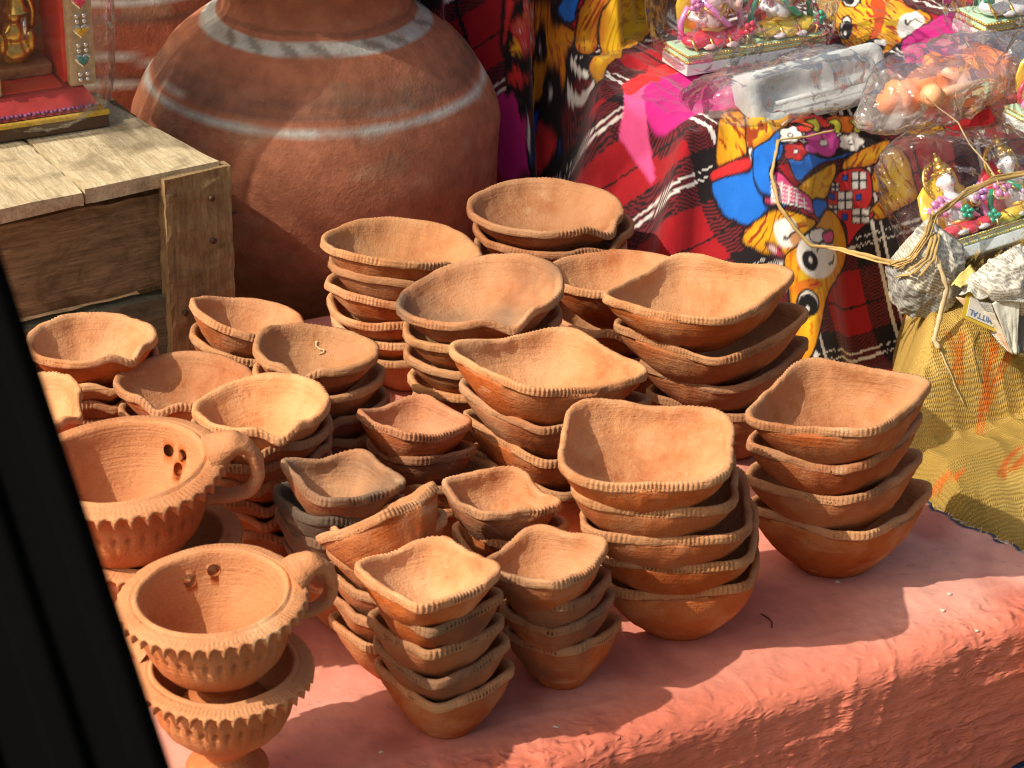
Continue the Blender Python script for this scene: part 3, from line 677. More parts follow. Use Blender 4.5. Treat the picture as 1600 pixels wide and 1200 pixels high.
def ell_part(name, items, mat, parent, sub=2, remesh=0.0, smooth=True):
    bm = bmesh.new()
    for it in items:
        if it[0] == 's': ico(bm, it[1], it[2], sub, it[3] if len(it) > 3 else None)
        elif it[0] == 't': add_tube(bm, it[1], it[2], 10)
        elif it[0] == 'b': lbox(bm, *it[1], it[2] if len(it) > 2 else 0.0)
    o = bm_obj(name, bm, mat, parent, smooth)
    if remesh:
        md = o.modifiers.new('fuse', 'REMESH'); md.mode = 'VOXEL'; md.voxel_size = remesh; md.use_smooth_shade = True
        m2 = o.modifiers.new('sm', 'SMOOTH'); m2.factor = .6; m2.iterations = 4
    return o
def bead_row(name, pts, r, mat, parent):
    bm = bmesh.new()
    for p in pts: ico(bm, p, r, 1)
    return tag(bm_obj(name, bm, mat, parent, True), kind='stuff')

# ---- shrine wrapped in polythene on the crate
SP = P(171, 197, CH+.001); SA = rad(27)
shrine = empty('toy_shrine', SP, 'gilt toy shrine with heart gems on its pillars, wrapped in clear film on the crate', 'shrine', rz=SA)
RV = mat_plain('red_velvet', (.42, .03, .04), .75, .25, 60); RCARD = mat_plain('red_card', (.72, .05, .03), .5, .1, 60)
GILT = mat_plain('gilt_card', (.42, .25, .11), .42, .55, 45, .35, .7); PURP = mat_plain('purple_sequins', (.22, .06, .20), .35, .6, 420, .3, .6); DKB = mat_plain('dark_card', (.10, .055, .03), .7)
CREAMF = mat_plain('cream_flock', (.52, .40, .24), .8, .25, 200)
# local: x to the right along the front, y backwards, origin = front right corner of the base
def sh(name, box, mat, bev=.001): 
    bm = bmesh.new(); lbox(bm, *box, bev); return bm_obj(name, bm, mat, shrine)
sh('base', (-.20, 0, 0, .12, 0, .010), DKB); sh('base_rim', (-.201, .001, -.0015, .0025, .0102, .0145), mat_plain('gold_braid', (.62, .42, .05), .5, .3, 300, .3, .8), .0012)
bm = bmesh.new()
for z, ins in ((.0147, .003), (.030, .014)):
    for (x, y) in ((-.20+ins, ins), (-ins, ins), (-ins, .117), (-.20+ins, .117)): bm.verts.new((x, y, z))
bm.verts.ensure_lookup_table(); v = bm.verts
for q_ in ((4, 5, 6, 7), (0, 1, 5, 4), (1, 2, 6, 5), (2, 3, 7, 6), (3, 0, 4, 7)): bm.faces.new([v[i] for i in q_])
bm_obj('sloped_step', bm, RV, shrine)
bead_row('sequin_band', [(x, .0045+.0012*math.sin(x*900), .0175) for x in np.arange(-.195, -.004, .0035)], .0021, PURP, shrine)
sh('floor_card', (-.165, -.030, .020, .11, .0302, .0318), RCARD, .0004)
sh('back_wall', (-.172, -.012, .082, .088, .032, .215), GILT); sh('side_wall', (-.0275, -.024, .024, .081, .032, .215), RCARD, .0004); sh('side_wall', (-.1665, -.163, .024, .081, .032, .215), RCARD, .0004)
for px_ in (-.040, -.140-.0): 
    pass
PX = (-.014, -.090)
for x in PX: 
    bm = bmesh.new(); lbox(bm, x-.0105, x+.0105, .016, .030, .0305, .215, .002); bm_obj('pillar', bm, CREAMF, shrine)
ell_part('altar', [('b', (-.085, -.030, .045, .078, .032, .042), .002)], GILT, shrine)
IX = -.056
ell_part('idol', [('s', (IX, .058, .050), (.013, .010, .011)), ('s', (IX, .058, .066), (.010, .008, .011)), ('s', (IX, .056, .081), (.0065, .006, .0072)), ('s', (IX, .058, .091), (.005, .005, .007)), ('s', (IX-.012, .052, .060), (.004, .004, .011)), ('s', (IX+.012, .052, .060), (.004, .004, .011))], BRASS, shrine, 2, .0016)
ell_part('halo', [('t', [(IX+.019*math.cos(a), .068, .078+.023*math.sin(a)) for a in np.linspace(-.6, 3.74, 22)], .0028)], BRASS, shrine)
# hanging bell
pr = [(.0005, .020), (.004, .0195), (.0062, .016), (.0072, .010), (.0085, .004), (.0115, 0), (.0095, .001), (.006, .009), (.0005, .017)]
BX = IX-.004
Vb, Fb, _ = lathe(pr, 32, 4, 1, 0); Vb = Vb*.85+np.array([BX, .030, .094]); bl = link('bell', mesh_np('bell', Vb, Fb), BRASS, shrine)
ell_part('clapper', [('s', (BX, .030, .093), .0030), ('t', [(BX, .03, .095), (BX, .03, .108)], .0006)], BRASS, bl)
ell_part('bell_cord', [('t', [(BX, .030, .111), (BX, .030, .215)], .0010)], RCARD, shrine)
ell_part('tassel', [('b', (BX+.004, BX+.007, .028, .032, .070, .088))], SILVER, shrine)
def heart_mesh(s, th):
    t_ = np.linspace(0, 2*math.pi, 28, endpoint=False)
    x = 16*np.sin(t_)**3/17*s; z = (13*np.cos(t_)-5*np.cos(2*t_)-2*np.cos(3*t_)-np.cos(4*t_))/17*s
    V = np.concatenate([st3(x, np.zeros(28), z), st3(x, np.full(28, -th*.6), z), st3(x*.55, np.full(28, -th), z*.55)])
    F = grid_faces(3, 28).tolist()+[list(range(56, 84))]
    me = bpy.data.meshes.new('heart'); me.from_pydata([tuple(p) for p in V], [], F); me.update(); return me
def gem(nm, c): return mat_plain(nm, c, .08, .2, 400, .2, .1, .8, 1.0)
GP, GY, GT = gem('pink_gem', (.75, .03, .14)), gem('yellow_gem', (.72, .50, .03)), gem('teal_gem', (.02, .26, .24))
for x in PX:
    for i, (zz, g) in enumerate(((.1005, GP), (.0765, GY), (.0525, GT))):
        hs = heart_mesh(.0070, .002); s_ = link('gem_setting', hs, SILVER, shrine, (x, .0158, zz))
        hm = heart_mesh(.0050, .0032); g_ = link('heart_gem', hm, g, shrine, (x, .0142, zz)); tag(g_, ('pink', 'yellow', 'teal')[i]+' heart gem')
    pts = []
    for zc in (.1365, .1125, .0885, .0645, .0405):
        for dz in (-.0042, .0004):
            for dx in (-.0030, .0030): pts.append((x+dx, .0145, zc+dz))
    for i, p in enumerate(pts):
        bm = bmesh.new(); ico(bm, (0, 0, 0), .0023, 2); link_o = bm_obj('bead', bm, SILVER, shrine, True, p)
# roof and spire, above the picture
sh('roof', (-.185, -.012, .004, .105, .2155, .228), GILT, .003)
Vb, Fb, _ = lathe([(.001, .16), (.006, .15), (.012, .13), (.03, .09), (.055, .05), (.062, .02), (.060, 0), (.001, 0)], 48, 5, 3, .0005)
link('spire', mesh_np('spire', Vb+np.array([-.10, .055, .2285]), Fb), GILT, shrine)

# ---- polythene shells
def shell(name, parent_loc, ax, cen, half, p, seed, mat, label, cat, crumple=.006, group=None, n=(64, 96), freq=26, tail=None, flat_bottom=None):
    """crumpled closed bag: superellipsoid in axes ax (3 vectors), pinched and wrinkled"""
    nu, nv = n; th_ = np.linspace(.02, math.pi-.02, nu); ph = np.linspace(0, 2*math.pi, nv, endpoint=False)
    T, Q = np.meshgrid(th_, ph, indexing='ij'); d = st3(np.sin(T)*np.cos(Q), np.sin(T)*np.sin(Q), np.cos(T))
    r = (np.abs(d[..., 0])**p+np.abs(d[..., 1])**p+np.abs(d[..., 2])**p)**(-1/p)
    L = d*r[..., None]*np.array(half)
    q_ = L+seed*3.1
    dis = crumple*(ridge(q_*freq, 3)-1.0)+crumple*.9*fbm(q_*freq*.4, 2)
    nrm = d/np.array(half); nrm /= np.linalg.norm(nrm, axis=-1, keepdims=True)
    L = L+nrm*dis[..., None]
    if tail is not None:
        for (tv, amt, pw) in tail:
            tv = np.array(tv)/np.linalg.norm(tv); k_ = np.clip((d@tv), 0, 1)**pw; L = L+tv*(amt*k_)[..., None]
    if flat_bottom is not None: L[..., 2] = np.maximum(L[..., 2], flat_bottom+.0008*fbm(q_*60, 2))
    W = L@np.array(ax)+np.array(cen)
    me = mesh_np(name, W-np.array(parent_loc), grid_faces(nu, nv))
    o = link(name, me, mat, None, parent_loc)
    return tag(o, label, cat, group)
sx = np.array([math.cos(SA), math.sin(SA), 0]); sy = np.array([-math.sin(SA), math.cos(SA), 0]); sz = np.array([0, 0, 1.])
sc_ = SP+sx*-.098+sy*.058+sz*.118
shell('plastic_wrap', sc_, (sx, sy, sz), sc_, (.113, .068, .128), 5.5, 2, PLASTIC_CLEAR, 'clear glossy film wrapped round the toy shrine on the crate', 'plastic wrap', .0022, freq=15, flat_bottom=-.1165)

# ---- unseen jute cloth added above the stall's left end, cut to shade the pot
k = N('jute'); JUTE = k.fin(k.ramp(k.noise(80, 4), [(.3, (.20, .15, .09)), (.7, (.32, .25, .15))]), .9, k.bump(k.noise(500, 3), .4, .001), .1)
tp_ = k.n('BsdfTransparent'); mx_ = k.n('MixShader')        # made patchily see-through to soften the added shade
k.l(k.ramp(k.noise(16, 3, .6), [(.42, (.16,)*3), (.66, (.62,)*3)]), mx_.inputs[0]); k.l(k.b.outputs[0], mx_.inputs[1]); k.l(tp_.outputs[0], mx_.inputs[2]); k.l(mx_.outputs[0], k.out.inputs['Surface'])
added_shade = empty('added_shade_cloth', np.array([-.75, .1, 0.]), 'added brown jute cloth on poles, out of view, shading the water pot', 'added shade cloth')
AX0, AX1, AY0, AY1, AZ = -1.15, -.41, -.075, .56, .72
g1, g2 = np.meshgrid(np.linspace(0, 1, 60), np.linspace(0, 1, 60), indexing='ij')
Xa = AX0+(AX1-AX0)*g1; Xa = AX0+(AX1-AX0)*g1; y0_ = np.interp(Xa, [-1.2, -.835, -.805, -.60, -.575, -.3], [-.06, -.06, -.20, -.20, -.05, -.05]); Ya = y0_+(AY1-y0_)*g2
Ya = Ya+.018*(1-g2)*fbm(st3(Xa*14, Xa*0, 3.), 3); Xa = Xa+.02*g1*fbm(st3(Ya*13, Ya*0, 8.), 3)
Za = AZ+.012*fbm(st3(Xa*5, Ya*5, 1.), 2)-.03*np.sin(g1*math.pi)*np.sin(g2*math.pi)
cells = grid_faces(60, 60, False); cen = np.stack([Xa, Ya], -1).reshape(-1, 2)[cells].mean(1)
streak_gap = np.abs((cen[:, 1]-.118)-.30*(cen[:, 0]+.66)+.006*vnoise(st3(cen[:, 0]*40, cen[:, 1]*0, 1.))) < .010  # gap left in the added cloth to drop a light streak on the pot
streak_gap &= (cen[:, 0] > -.86) & (cen[:, 0] < -.50)
Va = np.stack([Xa-added_shade.location[0], Ya-added_shade.location[1], Za], -1)
o = link('cloth_panel', mesh_np('cloth_panel', Va, cells[~streak_gap]), JUTE, added_shade)
for (x, y) in ((AX0, AY1), (AX1, AY1), (AX0, AY0)):
    Vt, Ft = tube([(x-added_shade.location[0], y-added_shade.location[1], -.56), (x-added_shade.location[0], y-added_shade.location[1], AZ+.02)], .012, 10)
    link('pole', fix_quads(Vt, Ft), WOODD, added_shade)
# ================================================================== patterned cloth over the stepped display
def cloth_h(a, b):
    q_ = st3(a*7, b*7, 3.)
    f1 = fbm(q_, 2)*.012; f2 = np.sin(a*78+2.2*fbm(st3(a*6, b*1.5, 9.), 2))*.019+np.sin(a*31+1)*.012+.008*np.sin(a*150+1.7)
    bear = np.exp(-((a-.262-.10*(b+.02))/.036)**2)
    bs_ = .040-.102*sstep(.195, .255, a+.012*np.sin(b*55))+.055*sstep(.285, .335, a); s1 = sstep(bs_, .092, b+f1*.7+.026*bear*sstep(.09, .0, b))*sstep(.150, .208, a+.012*np.sin(b*40)+f1)
    fa = sstep(.55, .05, a)
    s2 = sstep(.265, .375, b+f2*(.5+.8*fa)-.05*sstep(.25, .6, a))*sstep(.045, .115, a+.01*np.sin(b*60))
    h1 = .212*s1; h2 = .44*s2
    k_ = .03; h = np.maximum(h1, h2)+np.clip(k_-np.abs(h1-h2), 0, None)**2/(4*k_)
    return -.062+h+.004*fbm(q_*2.6, 3)*sstep(0, .05, h)+.0022*(ridge(q_*6, 2)-.7)*sstep(0, .05, h)
def profile_grid(fn, a0, a1, b0, b1, na, ns):
    aa = np.linspace(a0, a1, na); bb = np.linspace(b0, b1, 1600)
    Ag, Bg = np.meshgrid(aa, bb, indexing='ij'); H = fn(Ag, Bg)
    ds = np.hypot(np.diff(Bg, axis=1), np.diff(H, axis=1)); S = np.concatenate([np.zeros((na, 1)), np.cumsum(ds, 1)], 1)
    Bo = np.empty((na, ns)); Ho = np.empty((na, ns)); So = np.empty((na, ns))
    for i in range(na):
        s = np.linspace(0, S[i, -1], ns); Bo[i] = np.interp(s, S[i], bb); Ho[i] = np.interp(Bo[i], bb, H[i]); So[i] = s
    return np.repeat(aa[:, None], ns, 1), Bo, Ho, So
class Print:
    """dyes laid on a cloth in the cloth's own coordinates (along a, arc length s)"""
    def __init__(s, Ag, Bg, Hg, Sg, base):
        s.A, s.B, s.H, s.S = Ag, Bg, Hg, Sg; s.na, s.ns = Ag.shape
        s.V = (A[None, None]*Ag[..., None]+B[None, None]*Bg[..., None]+np.array([0, 0, 1.])*Hg[..., None])
        sub = (slice(None, None, 4), slice(None, None, 4)); Vs = s.V[sub]; n, m_ = Vs.shape[:2]
        s.bvh = BVHTree.FromPolygons([Vector(v) for v in Vs.reshape(-1, 3)], grid_faces(n, m_, False).tolist())
        s.C = base
    def uv(s, pts):
        out = []
        for (x, y) in pts:
            d = ray(x, y); h = s.bvh.ray_cast(Vector(CAM), Vector(d/np.linalg.norm(d)))[0]
            if h is None: continue
            h = np.array(h); a = h@A; b = h@B
            i = int(np.clip(round((a-s.A[0, 0])/(s.A[-1, 0]-s.A[0, 0])*(s.na-1)), 0, s.na-1))
            out.append((a, np.interp(b, s.B[i], s.S[i])))
        return np.array(out)
    def box(s, uvp, pad):
        i0 = int(np.clip(np.searchsorted(s.A[:, 0], uvp[:, 0].min()-pad)-1, 0, s.na-1)); i1 = int(np.clip(np.searchsorted(s.A[:, 0], uvp[:, 0].max()+pad)+1, 1, s.na))
        a = s.A[i0:i1]; q_ = s.S[i0:i1]; mk = (q_ > uvp[:, 1].min()-pad) & (q_ < uvp[:, 1].max()+pad)
        if not mk.any(): return None
        js = np.where(mk.any(0))[0]; return slice(i0, i1), slice(js[0], js[-1]+1)
    @staticmethod
    def inside(P_, x, y):
        r = np.zeros(x.shape, bool); n = len(P_)
        for i in range(n):
            x0, y0 = P_[i]; x1, y1 = P_[(i+1) % n]
            if y0 == y1: continue
            c = ((y0 > y) != (y1 > y)) & (x < (x1-x0)*(y-y0)/(y1-y0)+x0); r ^= c
        return r
    @staticmethod
    def dist(P_, x, y, closed=True):
        d = np.full(x.shape, 9.); n = len(P_)
        for i in range(n if closed else n-1):
            p0 = P_[i]; v = P_[(i+1) % n]-p0; L = v@v+1e-12
            t = np.clip(((x-p0[0])*v[0]+(y-p0[1])*v[1])/L, 0, 1)
            d = np.minimum(d, np.hypot(x-p0[0]-t*v[0], y-p0[1]-t*v[1]))
        return d
    def poly(s, pts, col, outline=.0011, ocol=(.012, .008, .010), fur=None, smooth=5, raw=False, edge_shade=None):
        pts = np.asarray(pts, float)
        if smooth: pts = catmull(pts, smooth, True)
        uvp = pts if raw else s.uv(pts)
        if len(uvp) < 3: return
        bx = s.box(uvp, .004)
        if bx is None: return
        x = s.A[bx]; y = s.S[bx]; ins = s.inside(uvp, x, y); d = s.dist(uvp, x, y); C = s.C[bx]
        c = np.broadcast_to(np.array(col, float), C.shape).copy()
        if edge_shade is not None:
            k_ = sstep(.012, .001, d)[..., None]*.75; c = c*(1-k_)+np.array(edge_shade)*k_
        if fur is not None:
            an, fc = fur; u_ = x*math.cos(an)+y*math.sin(an); v_ = -x*math.sin(an)+y*math.cos(an)
            wv = v_+.006*fbm(st3(x*25, y*25, 1.), 2)
            n1 = vnoise(st3(u_*75, wv*520, 5.)); f = sstep(.28, .5, n1)[..., None]
            n2 = fbm(st3(x*22, y*22, 7.), 2); g = sstep(.15, .8, n2)[..., None]*.6
            c = c*(1-g)+np.array([.62, .25, .01])*g; c = c*(1-f)+np.array(fc)*f
        sd = np.where(ins, -d, d); al = np.clip(.5-sd/.0011, 0, 1)[..., None]
        C[:] = C*(1-al)+c*al
        if outline: ol = np.clip((outline*.85-d)/.0010+.5, 0, 1)[..., None]; C[:] = C*(1-ol)+np.array(ocol)*ol
    def ell(s, x, y, rx, ry, col, rot=0, **k):
        t_ = np.linspace(0, 2*math.pi, 20, endpoint=False); r = rad(rot)
        X = rx*np.cos(t_); Y = ry*np.sin(t_); s.poly(np.stack([x+X*math.cos(r)-Y*math.sin(r), y+X*math.sin(r)+Y*math.cos(r)], 1), col, smooth=0, **k)
    def line(s, pts, w_, col):
        uvp = s.uv(catmull(pts, 6))
        if len(uvp) < 2: return
        bx = s.box(uvp, w_+.002)
        if bx is None: return
        d = s.dist(uvp, s.A[bx], s.S[bx], False); C = s.C[bx]; ol = np.clip((w_-d)/.0010+.5, 0, 1)[..., None]; C[:] = C*(1-ol)+np.array(col)*ol

Ag, Bg, Hg, Sg = profile_grid(cloth_h, .03, .66, -.075, .56, 620, 620)
# tartan ground: wide black bands, white lines, twill hatching where red and black cross
tn = rad(7); VV = Bg+Hg*1.02; X = Ag*math.cos(tn)+VV*math.sin(tn)+.03; Y = -Ag*math.sin(tn)+VV*math.cos(tn)
per = .125
def band(u_):
    m_ = u_ % per; bk = (np.abs(m_-.034) < .027); wl = (np.abs(m_-.031) < .0020) | (np.abs(m_-.040) < .0014); th2 = (np.abs(m_-.092) < .0012)
    return bk, wl, th2
bx_, wx_, tx_ = band(X); by_, wy_, ty_ = band(Y)
tw = ((X+Y)*215 % 1) < .5
C = np.empty(Ag.shape+(3,)); RED1 = np.array([.33, .010, .017]); BLK = np.array([.014, .010, .013]); MARO = np.array([.13, .012, .018]); WHT = np.array([.66, .64, .62])
C[:] = RED1
one = bx_ ^ by_; C[one & tw] = BLK; C[one & ~tw] = MARO*1.3; C[bx_ & by_] = BLK
C[tx_ | ty_] = BLK; C[wx_] = WHT; C[wy_ & (~tw | ~bx_)] = WHT
pr_ = Print(Ag, Bg, Hg, Sg, C)
YEL = (.74, .47, .02); YD = (.66, .36, .015); BRN = (.30, .045, .012); BLU = (.015, .15, .62); BLU2 = (.01, .06, .36); MAG = (.48, .018, .20); PNK = (.72, .09, .27); REDF = (.55, .025, .03); WH = (.78, .77, .74); BK = (.012, .010, .012)
def c5(*p): return [(1100+x/3, 150+y/3) for x, y in p]
def c4(*p): return [(1100+x/3, y/3) for x, y in p]
def c8(*p): return [(680+x*.2375, y*.2375) for x, y in p]
# magenta and scarlet plain patches
pr_.poly([(768, 145), (800, 150), (822, 170), (832, 262), (785, 275), (765, 200)], MAG, 0)
pr_.poly(c8((1250, 560), (1400, 470), (1600, 400), (1700, 420), (1640, 560), (1420, 600), (1390, 760), (1420, 1000), (1440, 1180), (1350, 1100), (1250, 960), (1210, 900), (1240, 700)), PNK, 0)
pr_.poly([(1010, 135), (1060, 115), (1150, 125), (1150, 165), (1090, 178), (1040, 210), (1020, 205), (1008, 170)], MAG, 0)
pr_.poly([(975, 130), (1040, 100), (1060, 112), (1010, 132), (985, 150)], REDF, 0)
pr_.poly(c4((930, 190), (1010, 130), (1100, 80), (1250, 45), (1330, 60), (1330, 200), (1100, 270), (960, 300)), MAG, 0)
pr_.poly([(1440, 150), (1560, 140), (1600, 160), (1620, 210), (1500, 215), (1450, 190)], REDF, 0)
# hanging animal on the left
pr_.poly(c8((470, -40), (580, -40), (560, 60), (500, 220), (470, 350), (440, 330), (440, 160)), REDF)
pr_.poly(c8((600, -30), (660, -30), (660, 330), (640, 360), (570, 440), (500, 420), (480, 330), (510, 200), (560, 80)), (.70, .36, .02), fur=(1.2, (.45, .02, .02)))
for i in range(6): pr_.line(c8((495+i*26, 200+i*12), (560+i*17, 300-i*30), (640, 250+i*18)), .0007, (.45, .02, .02))
for (x, y) in ((600, 60), (640, 90), (560, 210), (600, 200), (640, 240), (590, 310), (530, 220)): pr_.ell(*c8((x, y))[0], 4, 6, WH, 20, outline=.0006, ocol=(.45, .02, .02))
pr_.poly(c8((660, -40), (770, -40), (760, 60), (800, 110), (900, 190), (935, 180), (900, 330), (870, 460), (850, 640), (800, 720), (720, 680), (640, 700), (580, 750), (550, 690), (600, 620), (640, 420), (660, 300)), YD, fur=(1.45, BRN), edge_shade=(.42, .10, .01))
pr_.poly(c8((780, 60), (830, 10), (860, -40), (960, -40), (925, 60), (920, 120), (860, 155), (815, 120)), BLU)
pr_.poly(c8((780, 50), (770, -20), (830, -20), (820, 20)), PNK)
pr_.ell(*c8((695, 285))[0], 7, 18, WH, 12); pr_.ell(*c8((692, 300))[0], 5, 13, BK, 12); pr_.ell(*c8((690, 318))[0], 1.8, 3.5, WH, 0, outline=0)
pr_.ell(*c8((768, 595))[0], 14, 21, WH, 8); pr_.ell(*c8((768, 605))[0], 12, 18, BK, 8); pr_.ell(*c8((760, 622))[0], 3, 5, WH, 0, outline=0)
pr_.ell(*c8((478, 365))[0], 3, 7, WH, 0)
pr_.poly(c8((480, 420), (560, 440), (640, 460), (640, 560), (600, 640), (520, 620), (470, 540)), REDF)
pr_.poly(c8((670, 690), (820, 840), (830, 1000), (790, 1120), (640, 1120), (610, 1050), (640, 850)), BLU2)
pr_.poly(c8((690, 760), (800, 850), (800, 980), (740, 1110), (660, 1120), (660, 900)), REDF)
pr_.poly(c8((610, 770), (630, 900), (620, 1040), (600, 900)), WH, .0006)
# yellow arm and hand behind
pr_.poly(c8((1050, -60), (1500, -60), (1500, 130), (1380, 250), (1150, 420), (1110, 520), (1050, 540), (1010, 470), (1030, 390), (1090, 340), (1060, 200), (1090, 100)), YEL, fur=(.6, (.50, .25, .01)), edge_shade=(.50, .12, .02))
pr_.poly(c8((940, 100), (1010, -40), (1180, -40), (1080, 130), (1060, 330), (930, 340)), YD, fur=(.8, BRN), edge_shade=(.35, .07, .01))
# animal in blue overalls across the front
pr_.poly(c5((930, 150), (1030, 115), (1100, 130), (1130, 165), (1060, 185), (960, 180)), YEL, fur=(.3, BRN))
pr_.poly(c5((180, 85), (430, 85), (440, 110), (360, 160), (280, 225), (210, 250), (185, 180)), YEL, fur=(1.0, BRN), edge_shade=(.5, .12, .01))
pr_.poly(c5((80, 90), (180, 75), (195, 180), (195, 320), (130, 335), (60, 325), (60, 200)), YEL, fur=(1.5, BRN), edge_shade=(.5, .12, .01))
pr_.poly(c5((40, 345), (215, 280), (220, 345), (50, 400)), REDF)
pr_.poly(c5((210, 250), (240, 250), (230, 320), (215, 290)), WH, .0006)
pr_.poly(c5((40, 400), (215, 345), (225, 260), (300, 205), (365, 150), (380, 200), (360, 290), (310, 340), (330, 420), (390, 470), (380, 520), (290, 545), (250, 590), (190, 608), (120, 585), (65, 520)), BLU)
pr_.line(c5((232, 270), (232, 380), (260, 450), (290, 470)), .0008, BK)
pr_.poly(c5((430, 95), (600, 90), (780, 110), (785, 195), (640, 170), (500, 175), (400, 160)), REDF, fur=(.2, BK))
for i in range(3): pr_.poly(c5((470+i*105, 120), (520+i*100, 108), (545+i*100, 140), (535+i*95, 175), (505+i*95, 170), (515+i*95, 140)), (.55, .55, .05), .0009)
pr_.poly(c5((370, 220), (420, 210), (560, 290), (740, 240), (650, 290), (560, 315), (490, 365), (440, 400), (400, 320)), BLU)
def flower(x, y, r, col, sq=.75):
    t_ = np.linspace(0, 2*math.pi, 40, endpoint=False); rr = r*(.78+.26*np.abs(np.cos(2.5*t_)))
    pr_.poly(c5(*[(x+a_, y+b_) for a_, b_ in zip(rr*np.cos(t_), rr*sq*np.sin(t_))]), col, .0009, smooth=0); pr_.ell(*c5((x, y))[0], r*.07, r*.06, WH, outline=.0006)
flower(405, 185, 56, WH, .8); flower(430, 260, 60, REDF); flower(560, 220, 96, (.55, .06, .33), .7); flower(690, 215, 62, WH, .75)
pr_.poly(c5((660, 300), (760, 240), (870, 205), (840, 300), (700, 345), (650, 345)), YEL, fur=(.7, BRN), edge_shade=(.5, .12, .01))
pr_.poly(c5((840, 260), (900, 235), (960, 300), (985, 400), (1000, 480), (900, 540), (820, 585), (775, 540), (830, 470), (770, 430), (790, 360)), YEL, fur=(2.0, BRN), edge_shade=(.5, .14, .01))
pr_.poly(c5((430, 450), (480, 390), (600, 315), (618, 360), (570, 480), (510, 485)), YD, fur=(1.0, (.5, .2, .01)))
pr_.poly(c5((310, 380), (350, 355), (420, 420), (500, 480), (510, 555), (420, 505), (300, 515), (280, 470), (340, 470)), (.62, .06, .20))
for i in range(5): pr_.line(c5((330+i*35, 380+i*25), (320+i*38, 470+i*14)), .0007, WH); pr_.line(c5((315, 400+i*22), (440+i*14, 440+i*22)), .0006, WH)
pr_.poly(c5((510, 490), (570, 490), (575, 540), (530, 570)), BLU)
pr_.poly(c5((605, 400), (660, 345), (770, 350), (790, 470), (765, 540), (800, 555), (720, 640), (675, 700), (660, 600), (580, 530)), REDF)
for (x, y, w_, h_) in ((727, 395, 34, 40), (662, 488, 34, 42), (735, 562, 40, 34), (615, 425, 18, 18), (605, 530, 20, 20)):
    pr_.poly(c5((x-w_, y-h_), (x+w_, y-h_), (x+w_, y+h_), (x-w_, y+h_)), WH, .0006, smooth=0); pr_.line(c5((x, y-h_), (x, y+h_)), .0011, BK); pr_.line(c5((x-w_, y), (x+w_, y)), .0011, BK)
for (x, y) in ((662, 385), (725, 475), (660, 567), (600, 470)): pr_.poly(c5((x-13, y-15), (x+13, y-15), (x+13, y+15), (x-13, y+15)), BLU2, .0006, smooth=0)
pr_.poly(c5((180, 690), (200, 620), (280, 560), (330, 530), (480, 560), (525, 600), (470, 650), (440, 700), (380, 765), (290, 745)), YEL, fur=(.2, BRN), edge_shade=(.6, .25, .01))
pr_.poly(c5((330, 600), (400, 570), (440, 620), (450, 690), (375, 712), (335, 660)), WH, 0); pr_.poly(c5((400, 655), (450, 640), (455, 690), (420, 705)), (.55, .28, .12), 0)
pr_.line(c5((375, 662), (390, 672), (412, 645), (440, 630)), .0010, BK)
pr_.poly(c5((285, 690), (330, 700), (380, 755), (330, 745)), (.62, .05, .12), .0006); pr_.poly(c5((300, 705), (325, 710), (340, 735)), WH, 0)
pr_.poly(c5((530, 600), (580, 530), (635, 580), (668, 680), (660, 780), (620, 860), (575, 950), (545, 1100), (500, 1230), (430, 1230), (400, 950), (375, 770), (450, 690)), YEL, fur=(1.5, (.60, .18, .01)), edge_shade=(.62, .20, .01))
pr_.ell(*c5((528, 750))[0], 31, 36, WH, -20, outline=0); pr_.ell(*c5((535, 655))[0], 14, 12, WH, 0, outline=.0009)
pr_.poly(c5((555, 650), (600, 630), (605, 680), (575, 695)), (.62, .06, .25))
pr_.ell(*c5((497, 772))[0], 12, 17, BK, -18, outline=0); pr_.ell(*c5((500, 770))[0], 3, 5, WH, -10, outline=0)
pr_.line(c5((530, 725), (545, 690), (560, 680)), .0009, BK); pr_.line(c5((585, 790), (605, 775), (610, 745)), .0009, BK)
pr_.poly(c5((430, 880), (500, 860), (560, 880), (520, 910), (440, 930)), (.70, .20, .02), 0, fur=(.3, (.55, .03, .02)))
pr_.ell(*c5((487, 970))[0], 17, 20, WH, -8); pr_.ell(*c5((487, 982))[0], 14, 16, BK, -8); pr_.ell(*c5((485, 1000))[0], 3, 5, WH, 0, outline=0)
# face printed on the rear step
pr_.poly(c4((560, -40), (870, -40), (960, 30), (1050, 60), (1062, 100), (1000, 130), (930, 190), (850, 250), (780, 262), (720, 235), (650, 205), (610, 120), (540, 60)), YEL, fur=(1.4, (.42, .04, .01)), edge_shade=(.5, .15, .01))
pr_.poly(c4((800, -30), (850, 20), (840, 120), (800, 190), (770, 190), (800, 100), (780, 20)), (.50, .07, .015), 0)
pr_.poly(c4((930, 70), (1000, 60), (1035, 100), (960, 160), (920, 180), (905, 130)), WH, 0); pr_.line(c4((945, 90), (950, 115), (985, 92), (1020, 105)), .0010, BK)
pr_.ell(*c4((665, 130))[0], 9, 19, WH, 6); pr_.ell(*c4((668, 140))[0], 6.5, 14, BK, 6); pr_.ell(*c4((662, 155))[0], 2, 4, WH, 0, outline=0)
pr_.ell(*c4((790, 220))[0], 22, 13, BK, -14, outline=0); pr_.ell(*c4((783, 238))[0], 5, 3.5, WH, -14, outline=0); pr_.poly(c4((795, 195), (845, 185), (850, 215)), WH, 0)
pr_.ell(*c4((690, 5))[0], 14, 9, WH, 0); pr_.ell(*c4((680, -2))[0], 9, 8, BK, 0, outline=0)
me = mesh_np('patterned_cloth', pr_.V, grid_faces(620, 620, False)); set_col(me, 'col', pr_.C.reshape(-1, 3))
CLOTH = mat_vc('printed_cotton', .85, (900, .25, .0008, 120, .3, .0015), .12, mottle=.12, sheen=.15)
